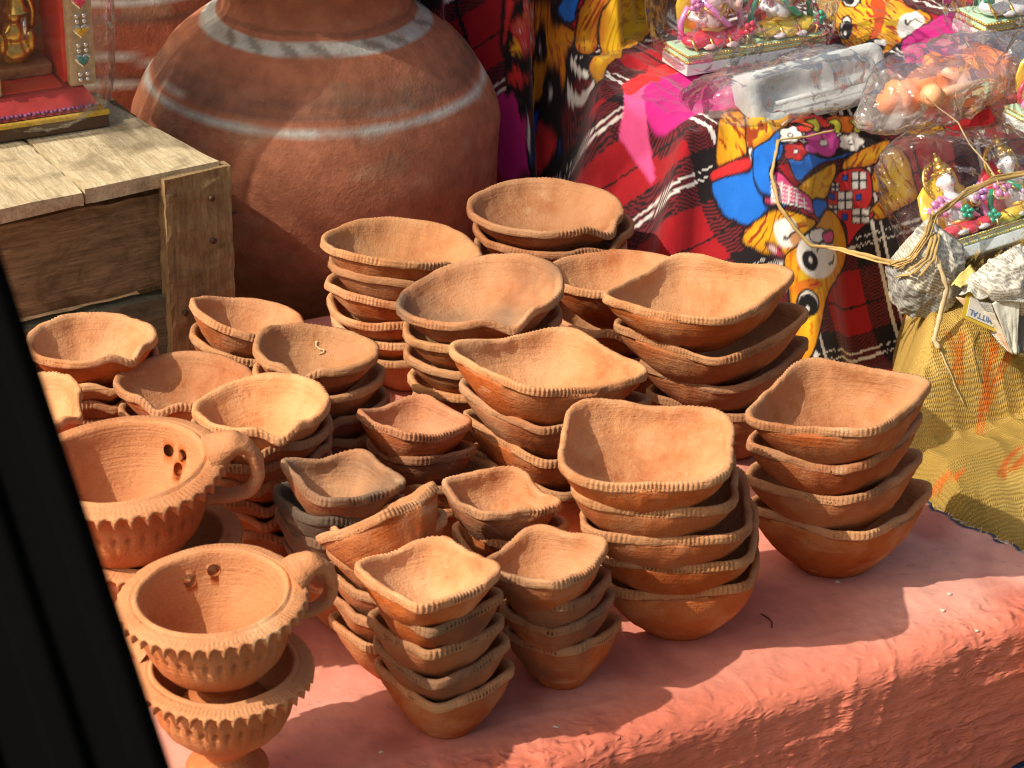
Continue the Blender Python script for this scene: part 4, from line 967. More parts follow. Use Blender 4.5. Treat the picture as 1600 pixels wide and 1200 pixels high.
tag(link('printed_cloth', me, CLOTH), 'red tartan cloth printed with yellow cartoon animals, draped over the stepped display behind the bowls', 'cloth')
CLOTH_BVH = pr_.bvh
# ================================================================== mustard woven cloth
def must_h(a, b):
    q_ = st3(a*9, b*9, 21.); bb = b+.018*fbm(q_*.6, 2)-.05*(a-.3)
    z = np.interp(bb, [-.62, -.44, -.36, -.325, -.295, -.265, -.235, -.212, -.19, -.165, -.135, -.105, -.06, .09], [-.07, -.055, -.05, -.028, .004, .022, .012, -.022, -.018, .018, .046, .052, .046, .03])
    edge = sstep(.0, .05, a-np.interp(b, [-.45, -.372, -.298, -.2, -.15, -.10, -.05, .03], [.234, .210, .186, .200, .262, .300, .345, .40])+.02)
    return z*edge-(1-edge)*.07+.0045*fbm(q_*1.7, 3)*edge+.0022*(ridge(st3(a*50, b*28, 2.), 2)-.7)*edge
Am, Bm, Hm, Sm = profile_grid(must_h, .185, .72, -.58, .03, 330, 330)
Cm = np.empty(Am.shape+(3,)); f = sstep(-.5, .7, fbm(st3(Am*14, Sm*14, 3.), 3))[..., None]
Cm[:] = np.array([.56, .38, .105])*(1-f)+np.array([.38, .25, .058])*f
pm = Print(Am, Bm, Hm, Sm, Cm); ORG = (.62, .17, .025)
for pts in ([(1478, 520), (1492, 555), (1490, 580)], [(1500, 520), (1498, 555), (1496, 600)], [(1545, 530), (1540, 560), (1536, 600), (1532, 640)], [(1553, 535), (1546, 570), (1538, 620), (1524, 680)], [(1575, 555), (1560, 580), (1545, 620), (1534, 650)],
            [(1590, 700), (1570, 720), (1560, 745)], [(1600, 712), (1580, 735)], [(1480, 740), (1465, 755), (1460, 770)], [(1500, 735), (1488, 752)]):
    for k_ in range(3):
        j = [(x+random.uniform(-3, 3)+k_*3.2, y+random.uniform(-2, 2)) for x, y in pts]; pm.line(j, .0009, tuple(c*random.uniform(.75, 1.15) for c in ORG))
pm.line([(1530, 520), (1522, 545), (1530, 580), (1535, 600)], .0009, (.12, .09, .04)); pm.line([(1430, 505), (1415, 530), (1408, 548)], .0010, (.14, .08, .03))
pm.poly([(1352, 540), (1370, 512), (1398, 492), (1425, 484), (1420, 498), (1392, 510), (1370, 530), (1358, 556)], (.62, .55, .25), 0)
pm.line([(1356, 545), (1380, 515), (1415, 494)], .0022, (.72, .20, .02)); pm.line([(1372, 528), (1380, 520)], .0024, (.50, .58, .03))
k = N('mustard_weave'); cc_ = k.attr('col').outputs['Color']
wv = k.n('TexWave', wave_type='BANDS', bands_direction='X'); wv.inputs['Scale'].default_value = 170; wv.inputs['Distortion'].default_value = 3.5; wv.inputs['Detail'].default_value = 2; k.l(k.mapping((1, 1, 1), (0, 0, -TH)), wv.inputs['Vector'])
wv2 = k.n('TexWave', wave_type='BANDS', bands_direction='Y'); wv2.inputs['Scale'].default_value = 135; wv2.inputs['Distortion'].default_value = 4; k.l(k.mapping((1, 1, 1), (0, 0, -TH)), wv2.inputs['Vector'])
hh = k.math('MULTIPLY', wv.outputs['Fac'], wv2.outputs['Fac'])
c_ = k.mix(1.0, cc_, k.ramp(hh, [(.05, (.86, .84, .80)), (.6, (1.06, 1.06, 1.05))]), 'MULTIPLY')
MUST = k.fin(c_, .8, k.bump(hh, .6, .0015, k.bump(k.noise(700, 3), .3, .0008)), .2)
me = mesh_np('mustard_cloth', pm.V, grid_faces(330, 330, False)); set_col(me, 'col', pm.C.reshape(-1, 3))
tag(link('woven_cloth', me, MUST), 'rumpled mustard woven cloth with loose orange stitching to the right of the bench', 'cloth')

# navy cloth lump at the lower right corner
k = N('navy_cotton'); NAVY = k.fin(k.ramp(k.noise(30, 3), [(.3, (.008, .014, .035)), (.7, (.014, .03, .09))]), .85, k.bump(k.noise(500, 3), .3, .001), .15)
nc = P(1596, 1203, -.13); V = []
nu, nv = 40, 60
Tn, Qn = np.meshgrid(np.linspace(.01, math.pi-.01, nu), np.linspace(0, 2*math.pi, nv, endpoint=False), indexing='ij'); d = st3(np.sin(Tn)*np.cos(Qn), np.sin(Tn)*np.sin(Qn), np.cos(Tn))
L = d*np.array([.06, .045, .028])*(1+.16*fbm(d*2.4+4, 3)+.05*(ridge(d*5, 2)-.7))[..., None]
tag(link('navy_bundle', mesh_np('navy', L, grid_faces(nu, nv)), NAVY, None, nc-np.array([0, .0, .022])), 'dark navy cloth bundle at the lower right corner in front of the red cloth', 'cloth bundle')
# a rough box that carries it
bm = bmesh.new(); box_bm(bm, nc@A-.05, nc@A+.09, nc@B-.05, nc@B+.05, -.56, nc[2]-.045, True, .003); tag(bm_obj('box', bm, WOODD), 'plain wooden box below the navy cloth bundle', 'box')

# ================================================================== deity figurines
def figurine(origin, ux, uy, uz, s, name_label, garment, body, sash, flowers, group, lean=None, plinth=True, halo=True, crown=GOLD, seed=0, group_label=None):
    """seated plaster figurine, local x right, y back, z up, total height about 1.0*s"""
    root = bpy.data.objects.new('figurine', None); COL.objects.link(root); root.empty_display_size = .02
    M = Matrix.Identity(4)
    for i in range(3): M[i][0], M[i][1], M[i][2], M[i][3] = ux[i], uy[i], uz[i], origin[i]
    root.matrix_world = M; tag(root, name_label, 'figurine', group)
    def S(x, y, z): return (x*s, y*s, z*s)
    rs = random.Random(seed)
    if plinth:
        bm = bmesh.new(); lbox(bm, -.36*s, .36*s, -.22*s, .20*s, 0, .10*s, .012*s); pl = bm_obj('plinth', bm, WHITEP, root)
        bm = bmesh.new(); lbox(bm, -.345*s, .345*s, -.205*s, .19*s, .1005*s, .185*s, .014*s); bm_obj('plinth_top', bm, MINT, root)
        for z, r in ((.118, .012), (.172, .013)):
            pts = [S(x, -.212, z) for x in np.arange(-.34, .345, .029)]+[S(.352, y, z) for y in np.arange(-.20, .19, .029)]+[S(-.352, y, z) for y in np.arange(-.20, .19, .029)]
            bead_row('bead_row', pts, r*s, GOLD, root)
        for z in (.145,):
            bm = bmesh.new(); add_tube(bm, [S(-.34, -.207, z), S(.34, -.207, z)], .006*s, 6); bm_obj('gilt_line', bm, GOLD, root)
    z0 = .185
    ell_part('body', [('s', S(0, .02, z0+.20), S(.135, .115, .15)), ('s', S(0, .02, z0+.36), S(.13, .10, .10)), ('s', S(0, .0, z0+.46), S(.05, .05, .05)), ('s', S(0, -.01, z0+.55), S(.085, .088, .10)),
                      ('s', S(-.15, .0, z0+.38), S(.055, .055, .055)), ('s', S(.15, .0, z0+.38), S(.055, .055, .055)),
                      ('t', [S(-.16, .0, z0+.38), S(-.235, -.04, z0+.27), S(-.17, -.14, z0+.27)], .042*s), ('t', [S(.16, .0, z0+.38), S(.24, -.04, z0+.28), S(.19, -.13, z0+.38)], .042*s),
                      ('s', S(-.16, -.15, z0+.275), S(.04, .035, .045)), ('s', S(.19, -.14, z0+.40), S(.038, .03, .05)), ('s', S(0, -.095, z0+.545), S(.018, .03, .035)),
                      ('s', S(-.09, -.01, z0+.55), S(.02, .03, .045)), ('s', S(.09, -.01, z0+.55), S(.02, .03, .045)),
                      ('s', S(-.12, -.20, z0+.045), S(.075, .035, .032)), ('s', S(.10, -.21, z0+.04), S(.075, .035, .032))], body, root, 2, .021*s)
    ell_part('garment', [('s', S(-.18, -.07, z0+.075), S(.15, .13, .075)), ('s', S(.18, -.07, z0+.075), S(.15, .13, .075)), ('s', S(0, -.02, z0+.08), S(.2, .15, .09)), ('s', S(0, -.16, z0+.05), S(.09, .06, .05))], garment, root, 2, .02*s)
    folds = []
    for q_ in range(7):
        x = -.27+q_*.09; folds.append(('t', [S(x, -.10, z0+.13), S(x*1.02, -.19, z0+.07), S(x*.9, -.205, z0+.02)], .012*s))
    ell_part('gilt_trim', folds[::2]+[('t', [S(-.14, -.08, z0+.17), S(0, -.118, z0+.15), S(.14, -.08, z0+.17)], .016*s)], GOLD, root)
    ell_part('sash', [('t', [S(-.13, -.04, z0+.42), S(-.02, -.12, z0+.30), S(.10, -.11, z0+.19), S(.17, -.06, z0+.16)], .028*s), ('t', [S(-.24, .0, z0+.36), S(-.30, .02, z0+.22), S(-.31, -.02, z0+.08)], .03*s), ('t', [S(.24, .0, z0+.36), S(.31, .02, z0+.22), S(.31, -.02, z0+.08)], .03*s)], sash, root)
    ell_part('necklace', [('t', [S(.11*math.sin(a), .0-.118*math.cos(a), z0+.37-.07*math.cos(a)) for a in np.linspace(-1.3, 1.3, 14)], .014*s), ('s', S(0, -.125, z0+.29), .026*s)], GOLD, root)
    ell_part('crown', [('s', S(0, .0, z0+.635), S(.092, .092, .035)), ('s', S(0, .0, z0+.69), S(.068, .068, .055)), ('s', S(0, .0, z0+.76), S(.040, .040, .06)), ('s', S(0, .0, z0+.83), .018*s)]+[('s', S(.088*math.cos(a), .088*math.sin(a), z0+.65), .017*s) for a in np.linspace(0, 6.28, 11)], crown, root)
    for sx_ in (-1, 1):
        ell_part('earring', [('s', S(sx_*.105, -.02, z0+.50), .022*s)], GOLD, root, 1)
        ell_part('bangle', [('t', [S(sx_*.215+.045*math.cos(a), -.03, z0+.30+.045*math.sin(a)) for a in np.linspace(0, 6.28, 12)], .009*s)], GOLD, root, 1)
        ell_part('eye', [('s', S(sx_*.035, -.088, z0+.572), S(.014, .006, .007))], BLACKP, root, 1)
    ell_part('mouth', [('s', S(0, -.094, z0+.498), S(.018, .006, .006))], REDP, root, 1)
    if halo:
        ell_part('halo', [('t', [S(.17*math.cos(a), .075, z0+.58+.19*math.sin(a)) for a in np.linspace(-.7, 3.84, 26)], .017*s)]+[('s', S(.15*math.cos(a), .075, z0+.58+.17*math.sin(a)), .02*s) for a in np.linspace(-.5, 3.6, 15)], GOLD, root)
        ell_part('backrest', [('s', S(0, .13, z0+.33), S(.30, .045, .33))], YELP if garment is not YELP else REDP, root, 2)
    for (x, y, z, mt, r) in flowers:
        it = [('s', S(x+r*.75*math.cos(a), y, z0+z+r*.75*math.sin(a)), S(r*.55, r*.4, r*.55)) for a in np.linspace(0, 5.03, 5)]+[('s', S(x, y-r*.35, z0+z), r*.4*s)]
        ell_part('flower', it, mt, root, 1)
    return root
FG = 'painted deity figurines wrapped in plastic bags'
b0 = P(1066, 121, .152); Zv = np.array([0, 0, 1.])
yb = B*.026
for i in range(2):
    o_ = b0+A*(.040+.072*i)+B*.022
    figurine(o_, A, B, Zv, .100, ('figurine in red, left one of the two standing in the upper bag', 'figurine in yellow and green, right one of the two in the upper bag')[i], (REDP, YELP)[i], (SKINP, WHITEPEARL)[i], (PINKP, GREENP)[i],
             [(-.24, -.13, .42, PINKP, .06), (.25, -.12, .44, (GREENP, PINKP)[i], .06), (.31, -.16, .14, (REDP, GREENP)[i], .06)], FG, seed=i)
c_ = b0+A*.076+B*.025+Zv*.058
shell('plastic_bag', c_, (A, B, Zv), c_, (.090, .036, .066), 4.0, 5, PLASTIC, 'upright clear plastic bag holding two figurines on the upper step of the printed cloth', 'plastic bag', .0035, 'clear plastic bags round the figurines', freq=24, flat_bottom=-.0565)

# figurine lying on its back: its hollow grey underside faces the viewer
lx = A*math.cos(rad(6))+np.array([0, 0, math.sin(rad(4))]); lx /= np.linalg.norm(lx)
pc = P(1282, 133, .168); up_ = np.array([0, 0, 1.])*math.cos(rad(24))+B*math.sin(rad(24)); up_ -= lx*(up_@lx); up_ /= np.linalg.norm(up_); bk = np.cross(up_, lx)
bk = bk if bk@B > 0 else -bk
root = bpy.data.objects.new('lying_figurine', None); COL.objects.link(root); root.empty_display_size = .02; M = Matrix.Identity(4)
for i in range(3): M[i][0], M[i][1], M[i][2], M[i][3] = lx[i], bk[i], up_[i], pc[i]
root.matrix_world = M; tag(root, 'figurine lying on its back with its unpainted grey hollow base towards the viewer', 'figurine', FG)
def rrect(w_, h_, r, n=6):
    pts = []
    for cx, cy, a0 in ((w_-r, h_-r, 0), (-w_+r, h_-r, 90), (-w_+r, -h_+r, 180), (w_-r, -h_+r, 270)):
        for a in np.linspace(a0, a0+90, n): pts.append((cx+r*math.cos(rad(a)), cy+r*math.sin(rad(a))))
    return np.array(pts)
oo = rrect(.068, .0245, .011); i1 = rrect(.056, .0140, .008); V = []
for (pp_, y) in ((oo*.97, .032), (oo, .028), (oo, .002), (oo*.985, 0), (i1*1.03, 0), (i1, .002), (i1*.95, .0055), (i1*.05, .0065)):
    V.append(st3(pp_[:, 0], np.full(len(pp_), y), pp_[:, 1]))
V = np.concatenate(V); V = V+.0010*fbm(V*120, 2)[:, None]*np.array([.6, 1, .6])
link('hollow_base', mesh_np('hollow_base', V, grid_faces(8, len(oo))), GREYP, root)
ell_part('rim_bar', [('t', [(-.046, -.001, -.006), (.0, -.0018, -.0055), (.046, -.001, -.005)], .0022)], GREYP, root)
ell_part('body', [('s', (-.025, .055, 0), (.020, .03, .016)), ('s', (.026, .055, 0), (.020, .03, .016)), ('s', (-.025, .09, .002), (.011, .013, .012)), ('s', (.026, .09, .002), (.011, .013, .012)), ('s', (0, .04, -.003), (.052, .018, .014))], PINKP, root, 2, .003)
ell_part('crown', [('s', (-.025, .104, .002), (.009, .012, .009)), ('s', (.026, .104, .002), (.009, .012, .009))], GOLD, root)
c_ = pc-lx*.012+bk*.040
shell('plastic_bag', c_, (lx, bk, up_), c_, (.088, .055, .0300), 3.2, 9, MILKY, 'cloudy plastic bag round the lying figurine with the grey base', 'plastic bag', .0045, 'clear plastic bags round the figurines', freq=30, tail=[((-1, -.1, 0), .008, 8)])

# orange figurine lying in its bag
e0 = P(1395, 160, .172); e1 = P(1592, 92, .178); ox = e1-e0; Lo = np.linalg.norm(ox); ox /= Lo; oz = Zv-ox*(Zv@ox); oz /= np.linalg.norm(oz); oy = np.cross(oz, ox)
root = bpy.data.objects.new('orange_figurine', None); COL.objects.link(root); root.empty_display_size = .02; M = Matrix.Identity(4)
for i in range(3): M[i][0], M[i][1], M[i][2], M[i][3] = ox[i], oy[i], oz[i], e0[i]
root.matrix_world = M; tag(root, 'bright orange figurine lying on its side in a plastic bag', 'figurine', FG)
ell_part('body', [('s', (.015, 0, 0), (.016, .015, .016)), ('s', (.040, 0, .002), (.022, .02, .020)), ('s', (.068, 0, .002), (.022, .022, .021)), ('s', (.098, .0, -.002), (.026, .024, .017)), ('s', (.03, -.022, .004), (.02, .007, .008)), ('s', (.055, -.026, -.004), (.022, .008, .008)), ('s', (.085, -.028, -.006), (.024, .009, .010)), ('s', (.05, .004, .022), (.01, .01, .009))], ORANGEP, root, 2, .0028)
ell_part('plinth', [('b', (.108, .126, -.026, .026, -.016, .016), .003)], ORANGEP, root); ell_part('crown', [('s', (-.004, 0, .002), (.012, .011, .012)), ('s', (.004, 0, .004), (.005, .015, .015))], ORANGEP, root)
ell_part('mace', [('t', [(.02, -.030, .012), (.075, -.034, .010)], .004), ('s', (.014, -.029, .012), .010)], mat_plain('pale_orange', (.85, .42, .22), .4), root)
ell_part('sash', [('t', [(.045, -.012, .020), (.062, -.022, .010), (.07, -.024, -.005)], .004)], mat_plain('peach_paint', (.85, .50, .36), .4), root)
c_ = e0+ox*.058+oz*.004
shell('plastic_bag', c_, (ox, oy, oz), c_, (.078, .036, .030), 2.6, 14, MILKY, 'crinkled plastic bag round the bright orange figurine', 'plastic bag', .005, 'clear plastic bags round the figurines', freq=28, tail=[((-1, 0, -.35), .022, 6), ((1, 0, .3), .02, 5)])

# standing figurine cut by the upper right corner, with its bag
o_ = P(1600, 66, .158)+B*.03
figurine(o_, A, B, Zv, .115, 'white and pink figurine in a bag at the upper right corner', WHITEPEARL, WHITEPEARL, GREENP, [(-.24, -.13, .42, PINKP, .06), (-.3, -.16, .2, GREENP, .06), (.2, -.16, .3, YELP, .06)], FG, seed=4)
c_ = o_+Zv*.06; shell('plastic_bag', c_, (A, B, Zv), c_, (.056, .042, .072), 3.6, 15, PLASTIC, 'plastic bag round the white figurine at the upper right corner', 'plastic bag', .004, 'clear plastic bags round the figurines', freq=24, flat_bottom=-.058)
# another half-seen bag at the right border
o_ = P(1622, 190, .15); figurine(o_, A, B, Zv, .075, 'small pink figurine in a bag cut by the right border', PINKP, WHITEPEARL, REDP, [(-.24, -.13, .4, REDP, .06)], FG, seed=6)
c_ = o_+Zv*.036; shell('plastic_bag', c_, (A, B, Zv), c_, (.040, .030, .044), 3.0, 16, PLASTIC, 'plastic bag round the small pink figurine at the right border', 'plastic bag', .004, 'clear plastic bags round the figurines', freq=30)

# pair leaning back in the big bag above the newspapers
rx = A*math.cos(rad(-2))+Zv*.10; rx /= np.linalg.norm(rx); rz = Zv*math.cos(rad(38))+B*math.sin(rad(38))-A*.16; rz -= rx*(rz@rx); rz /= np.linalg.norm(rz); ry = np.cross(rz, rx)
bp = P(1508, 395, .070)
for i in range(2):
    figurine(bp+rx*(.018+.062*i)+ry*.02+rz*(-.004), rx, ry, rz, .090, ('white-faced figurine with pink flowers, left of the pair leaning back in the right-hand bag', 'white-faced figurine with green and yellow drapery, right one of the leaning pair')[i], (REDP, YELP)[i], WHITEPEARL, (PINKP, GREENP)[i],
             [(-.22, -.14, .33, PINKP, .085), (.02, -.15, .22, (GREENP, VIOLP)[i], .06), (.24, -.12, .36, VIOLP, .08), (.26, -.18, .10, GREENP, .06)], FG, seed=10+i)
c_ = bp+rx*.050+ry*.018+rz*.042
shell('plastic_bag', c_, (rx, ry, rz), c_, (.084, .036, .060), 2.7, 21, PLASTIC, 'big crinkled plastic bag with the leaning pair of figurines, above the newspapers', 'plastic bag', .0055, 'clear plastic bags round the figurines', freq=26, tail=[((-.8, -.2, .7), .022, 7)])

# ================================================================== newspaper parcels
k = N('newsprint'); uvn = k.n('UVMap'); sp_ = k.n('SeparateXYZ'); k.l(uvn.outputs[0], sp_.inputs[0]); ux_, uy_ = sp_.outputs[0], sp_.outputs[1]
rowv = k.math('FRACT', k.math('MULTIPLY', uy_, 430)); rowi = k.math('FLOOR', k.math('MULTIPLY', uy_, 430))
col_ = k.math('FRACT', k.math('MULTIPLY', ux_, 26)); coli = k.math('FLOOR', k.math('MULTIPLY', ux_, 26))
cm = k.n('CombineXYZ'); k.l(k.math('MULTIPLY', ux_, 1000), cm.inputs[0]); k.l(k.math('MULTIPLY', rowi, 7.3), cm.inputs[1])
wn = k.n('TexNoise'); wn.inputs['Scale'].default_value = 1; wn.inputs['Detail'].default_value = 1; k.l(cm.outputs[0], wn.inputs['Vector'])
ink = k.math('MULTIPLY', k.math('LESS_THAN', rowv, .62), k.math('GREATER_THAN', wn.outputs['Fac'], .44))
ink = k.math('MULTIPLY', ink, k.math('MULTIPLY', k.math('GREATER_THAN', col_, .06), k.math('LESS_THAN', col_, .94)))
blk = k.n('CombineXYZ'); k.l(coli, blk.inputs[0]); k.l(k.math('FLOOR', k.math('MULTIPLY', uy_, 38)), blk.inputs[1]); wh = k.n('TexWhiteNoise', noise_dimensions='2D'); k.l(blk.outputs[0], wh.inputs['Vector'])
ink = k.math('MULTIPLY', ink, k.math('GREATER_THAN', wh.outputs['Value'], .22))
pap = k.ramp(wh.outputs['Value'], [(0, (.60, .40, .27)), (.10, (.62, .60, .50)), (.5, (.64, .63, .55)), (.68, (.60, .59, .53)), (.74, (.15, .16, .16)), (.84, (.34, .35, .34)), (.95, (.55, .47, .14)), (.97, (.66, .66, .60))]); 
r_ = pap.node.color_ramp; r_.interpolation = 'CONSTANT'
pap = k.mix(k.ramp(k.noise(25, 3), [(.4, (0, 0, 0)), (.75, (.35, .35, .35))]), pap, (.52, .47, .36))
NEWS = k.fin(k.mix(k.math('MULTIPLY', ink, .5), pap, (.05, .05, .055)), .75, k.bump(k.noise(140, 4, .6), .5, .0012), .2)
def parcel(cen, ax, half, seed, label, nf=34, sharp=(.80, 1.05), cut=None):
    """paper crumpled round something: facets of a random polyhedron plus fine crumples"""
    rs = np.random.default_rng(seed); nrm = rs.normal(size=(nf, 3)); nrm /= np.linalg.norm(nrm, axis=1, keepdims=True); dd = rs.uniform(*sharp, nf)
    nu, nv = 90, 130; T, Q = np.meshgrid(np.linspace(.004, math.pi-.004, nu), np.linspace(0, 2*math.pi, nv, endpoint=False), indexing='ij'); d = st3(np.sin(T)*np.cos(Q), np.sin(T)*np.sin(Q), np.cos(T))
    dot = d@nrm.T; r = np.min(np.where(dot > .05, dd/np.maximum(dot, .05), 9), -1); r = np.minimum(r, 1.35)
    r = r*(1+.05*(ridge(d*2.6+seed, 2)-.7)+.022*(ridge(d*7+seed, 3)-.9)+.008*fbm(d*22, 2))
    L = d*r[..., None]*np.array(half)
    if cut: L = cut(L)
    W = L@np.array(ax); me = mesh_np('newspaper_parcel', W, grid_faces(nu, nv))
    uvl = me.uv_layers.new(name='UVMap'); li = np.empty(len(me.loops), np.int32); me.loops.foreach_get('vertex_index', li)
    # the sheet was wrapped: use the dominant faces' own planes as layout
    X_ = L.reshape(-1, 3); uu = np.stack([X_[:, 0]*.9+.35*X_[:, 1]+.5, X_[:, 2]*.9-.35*X_[:, 1]+.5], 1)
    uvl.data.foreach_set('uv', uu[li].ravel().astype(np.float32))
    return tag(link('newspaper_parcel', me, NEWS, None, cen), label, 'newspaper parcel', 'newspaper-wrapped parcels')
v1 = RT*.92+UP*-.38; v1 /= np.linalg.norm(v1)
def axes(deg, yaw=0):
    x = A*math.cos(rad(deg))+Zv*math.sin(rad(deg)); y = B; z = np.cross(x, y); return np.array([x, y, z])
parcel(P(1442, 428, .075), axes(-18), (.031, .030, .038), 5, 'squat crumpled newspaper parcel with straw lying on it, beside the printed cloth', 40)
def wedge(L):
    L = L.copy(); t_ = np.clip((L[..., 2]+.05)/.08, .0, 1); L[..., 0] = L[..., 0]*(.30+.70*t_); return L
dpt = lambda px, py, d_: CAM+ray(px, py)*(d_/(ray(px, py)@FW))
dz0 = (P(1560, 500, .066)-CAM)@FW
np2 = parcel(dpt(1584, 478, dz0+.034), axes(14), (.036, .024, .040), 12, 'pointed newspaper parcel with a yellow printed label, at the right border', 16, (.75, 1.0), wedge)
# flap lying over the top of the second parcel
def sheet(name, corners, mat, n=28, bend=.004, seed=0, parent=None, th=.0006):
    c = [np.array(x) for x in corners]; g = np.linspace(0, 1, n); V = []
    for s in g:
        for t_ in g:
            p = (c[0]*(1-t_)+c[1]*t_)*(1-s)+(c[3]*(1-t_)+c[2]*t_)*s; V.append(p)
    V = np.array(V); nn = np.cross(c[1]-c[0], c[3]-c[0]); nn /= np.linalg.norm(nn); S_, T_ = np.meshgrid(g, g, indexing='ij')
    e = (bend*fbm(st3(S_*2.2+seed, T_*2.2, seed*1.), 3)+bend*.5*(ridge(st3(S_*4+seed, T_*4, 2.), 2)-.7)).ravel(); V = V+nn*e[:, None]
    me = mesh_np(name, V-(np.array(parent.location) if parent is not None else 0), grid_faces(n, n, False)); uvl = me.uv_layers.new(name='UVMap'); li = np.empty(len(me.loops), np.int32); me.loops.foreach_get('vertex_index', li)
    L1 = np.linalg.norm(c[1]-c[0]); L2 = np.linalg.norm(c[3]-c[0]); uu = np.stack([(T_*L1+.3+seed*.1).ravel()*1.0, (S_*L2+.2).ravel()*1.0], 1); uvl.data.foreach_set('uv', uu[li].ravel().astype(np.float32))
    o = link(name, me, mat, parent); md = o.modifiers.new('t', 'SOLIDIFY'); md.thickness = th; return o
fz = .118
CHAR = mat_plain('grey_printed_paper', (.12, .13, .125), .6, .2, 60, 0, .8); PLAINP = mat_plain('plain_margin', (.62, .64, .56), .7, .06, 40, 0, .4)
sheet('paper_face', [dpt(1494, 462, dz0+.012), dpt(1549, 474, dz0), dpt(1581, 553, dz0+.012), dpt(1576, 548, dz0+.014)], NEWS, 24, .0016, 5, np2)
sheet('paper_margin', [dpt(1549, 474, dz0), dpt(1594, 446, dz0+.002), dpt(1588, 553, dz0+.014), dpt(1580, 553, dz0+.0122)], PLAINP, 24, .0010, 6, np2)
sheet('paper_side', [dpt(1594, 446, dz0+.0021), dpt(1665, 425, dz0+.03), dpt(1650, 540, dz0+.04), dpt(1587, 553, dz0+.0142)], CHAR, 24, .003, 7, np2)
sheet('paper_flap', [dpt(1500, 452, dz0-.002), dpt(1622, 470, dz0-.006), dpt(1628, 372, dz0+.05), dpt(1536, 408, dz0+.04)], NEWS, 30, .0045, 3, np2)
sheet('paper_corner', [dpt(1487, 440, dz0+.004), dpt(1500, 452, dz0-.003), dpt(1530, 428, dz0+.015), dpt(1516, 412, dz0+.025)], mat_plain('yellow_print', (.62, .50, .16), .7), 10, .002, 8, np2)
YLAB = mat_plain('yellow_label', (.62, .44, .04), .6, .1, 60); LABW = mat_plain('label_white', (.66, .65, .58), .7, .06, 60)
def text_part(txt, cen, right, upv, h, mat, parent, shear=0.0):
    cu = bpy.data.curves.new('lettering', 'FONT'); cu.body = txt; cu.size = h; cu.extrude = .0001; cu.align_x = 'CENTER'; cu.align_y = 'CENTER'; cu.resolution_u = 2
    o = bpy.data.objects.new('lettering', cu); COL.objects.link(o); bpy.context.view_layer.update()
    me = bpy.data.meshes.new_from_object(o.evaluated_get(bpy.context.evaluated_depsgraph_get())); bpy.data.objects.remove(o)
    r = np.array(right)/np.linalg.norm(right); u_ = np.array(upv)-r*(np.array(upv)@r); u_ /= np.linalg.norm(u_); nn = np.cross(r, u_)
    o = link('lettering', me, mat, parent); M = Matrix.Identity(4)
    for i in range(3): M[i][0], M[i][1], M[i][2], M[i][3] = r[i], u_[i], nn[i], cen[i]-parent.location[i]
    o.matrix_local = M; return o

# ================================================================== straw
STRAW = mat_plain('dry_straw', (.46, .32, .12), .6, .35, 30, 0, .4); STRAW2 = mat_plain('pale_straw', (.58, .46, .26), .6, .2, 30, 0, .4)
bpy.context.view_layer.update(); DG = bpy.context.evaluated_depsgraph_get()
def hit(px, py, lift=.003):
    d = ray(px, py); d = d/np.linalg.norm(d)
    r = SC.ray_cast(DG, Vector(CAM+d*.9), Vector(d))
    p = np.array(r[1]) if r[0] else P(px, py, .05)
    return p-d*lift, p
def straw(pts, r0, r1, seed, mat, label=None, lift=.004, parent=None, group=None):
    W = []; rs = random.Random(seed)
    ps = np.array([hit(x, y, lift)[0] for x, y in pts])
    # straw is stiff: keep depths from jumping between neighbours
    dep = (ps-CAM)@FW
    for _ in range(3): dep[1:-1] = np.minimum(dep[1:-1], (dep[:-2]+dep[2:])/2)
    out = []
    for (x, y), dd in zip(pts, dep):
        d = ray(x, y); out.append(CAM+d*(dd/(d@FW)))
    out = np.array(out); fine_ = []
    for i in range(len(out)-1):
        for t_ in np.linspace(0, 1, 5, endpoint=False): fine_.append(out[i]*(1-t_)+out[i+1]*t_)
    fine_.append(out[-1]); fine_ = np.array(fine_); fine_ = fine_+.0005*fbm(fine_*90+seed, 2)[:, None]
    Vt, Ft = tube(fine_, np.linspace(r0, r1, len(fine_))*(1+.25*np.array([rs.uniform(-1, 1) for _ in fine_])), 7, .5)
    c = fine_[0]; o = link('straw', fix_quads(Vt-c, Ft), mat, None, c); 
    return o
loop = [(1305, 203), (1262, 213), (1216, 219), (1206, 270), (1214, 318), (1242, 356), (1268, 384), (1310, 388), (1352, 400), (1395, 411)]
tw_ = empty('straw_twist', hit(1440, 400)[0], 'twist of dry straw strands looping over the printed cloth and the newspaper parcel', 'straw')
def sub(pts, r0, r1, seed, mat=STRAW, lift=.004):
    o = straw(pts, r0, r1, seed, mat, lift=lift); l_ = o.location.copy(); o.parent = tw_; o.location = l_-tw_.location
sub(loop, .0014, .0019, 1)
sub([(1268, 384), (1312, 391), (1352, 403), (1400, 416), (1432, 402)], .0016, .0014, 2)
for i in range(5):
    o_ = i*3.2-6+random.uniform(-2.5, 2.5)
    sub([(1395+o_, 411+i*2.4), (1424+o_*.6, 401+random.uniform(-3, 9)), (1447+o_*.7, 368+random.uniform(-3, 9)), (1457+o_*.8, 338+random.uniform(-3, 4)), (1480+o_*.3, 320+random.uniform(-3, 6)), (1512, 299+random.uniform(-5, 8)), (1552, 281+random.uniform(-4, 5)), (1612, 269+random.uniform(-3, 5))], .0013, .0013, 5+i, lift=.006)
for i in range(3): sub([(1452+i*6, 335+i*2), (1456+i*5, 372), (1446+i*7, 404), (1418+i*10, 424+i*3)], .0015, .0010, 20+i, lift=.007)
sub([(1400, 432), (1424, 428), (1448, 408), (1456, 372)], .0020, .0018, 31, lift=.006)
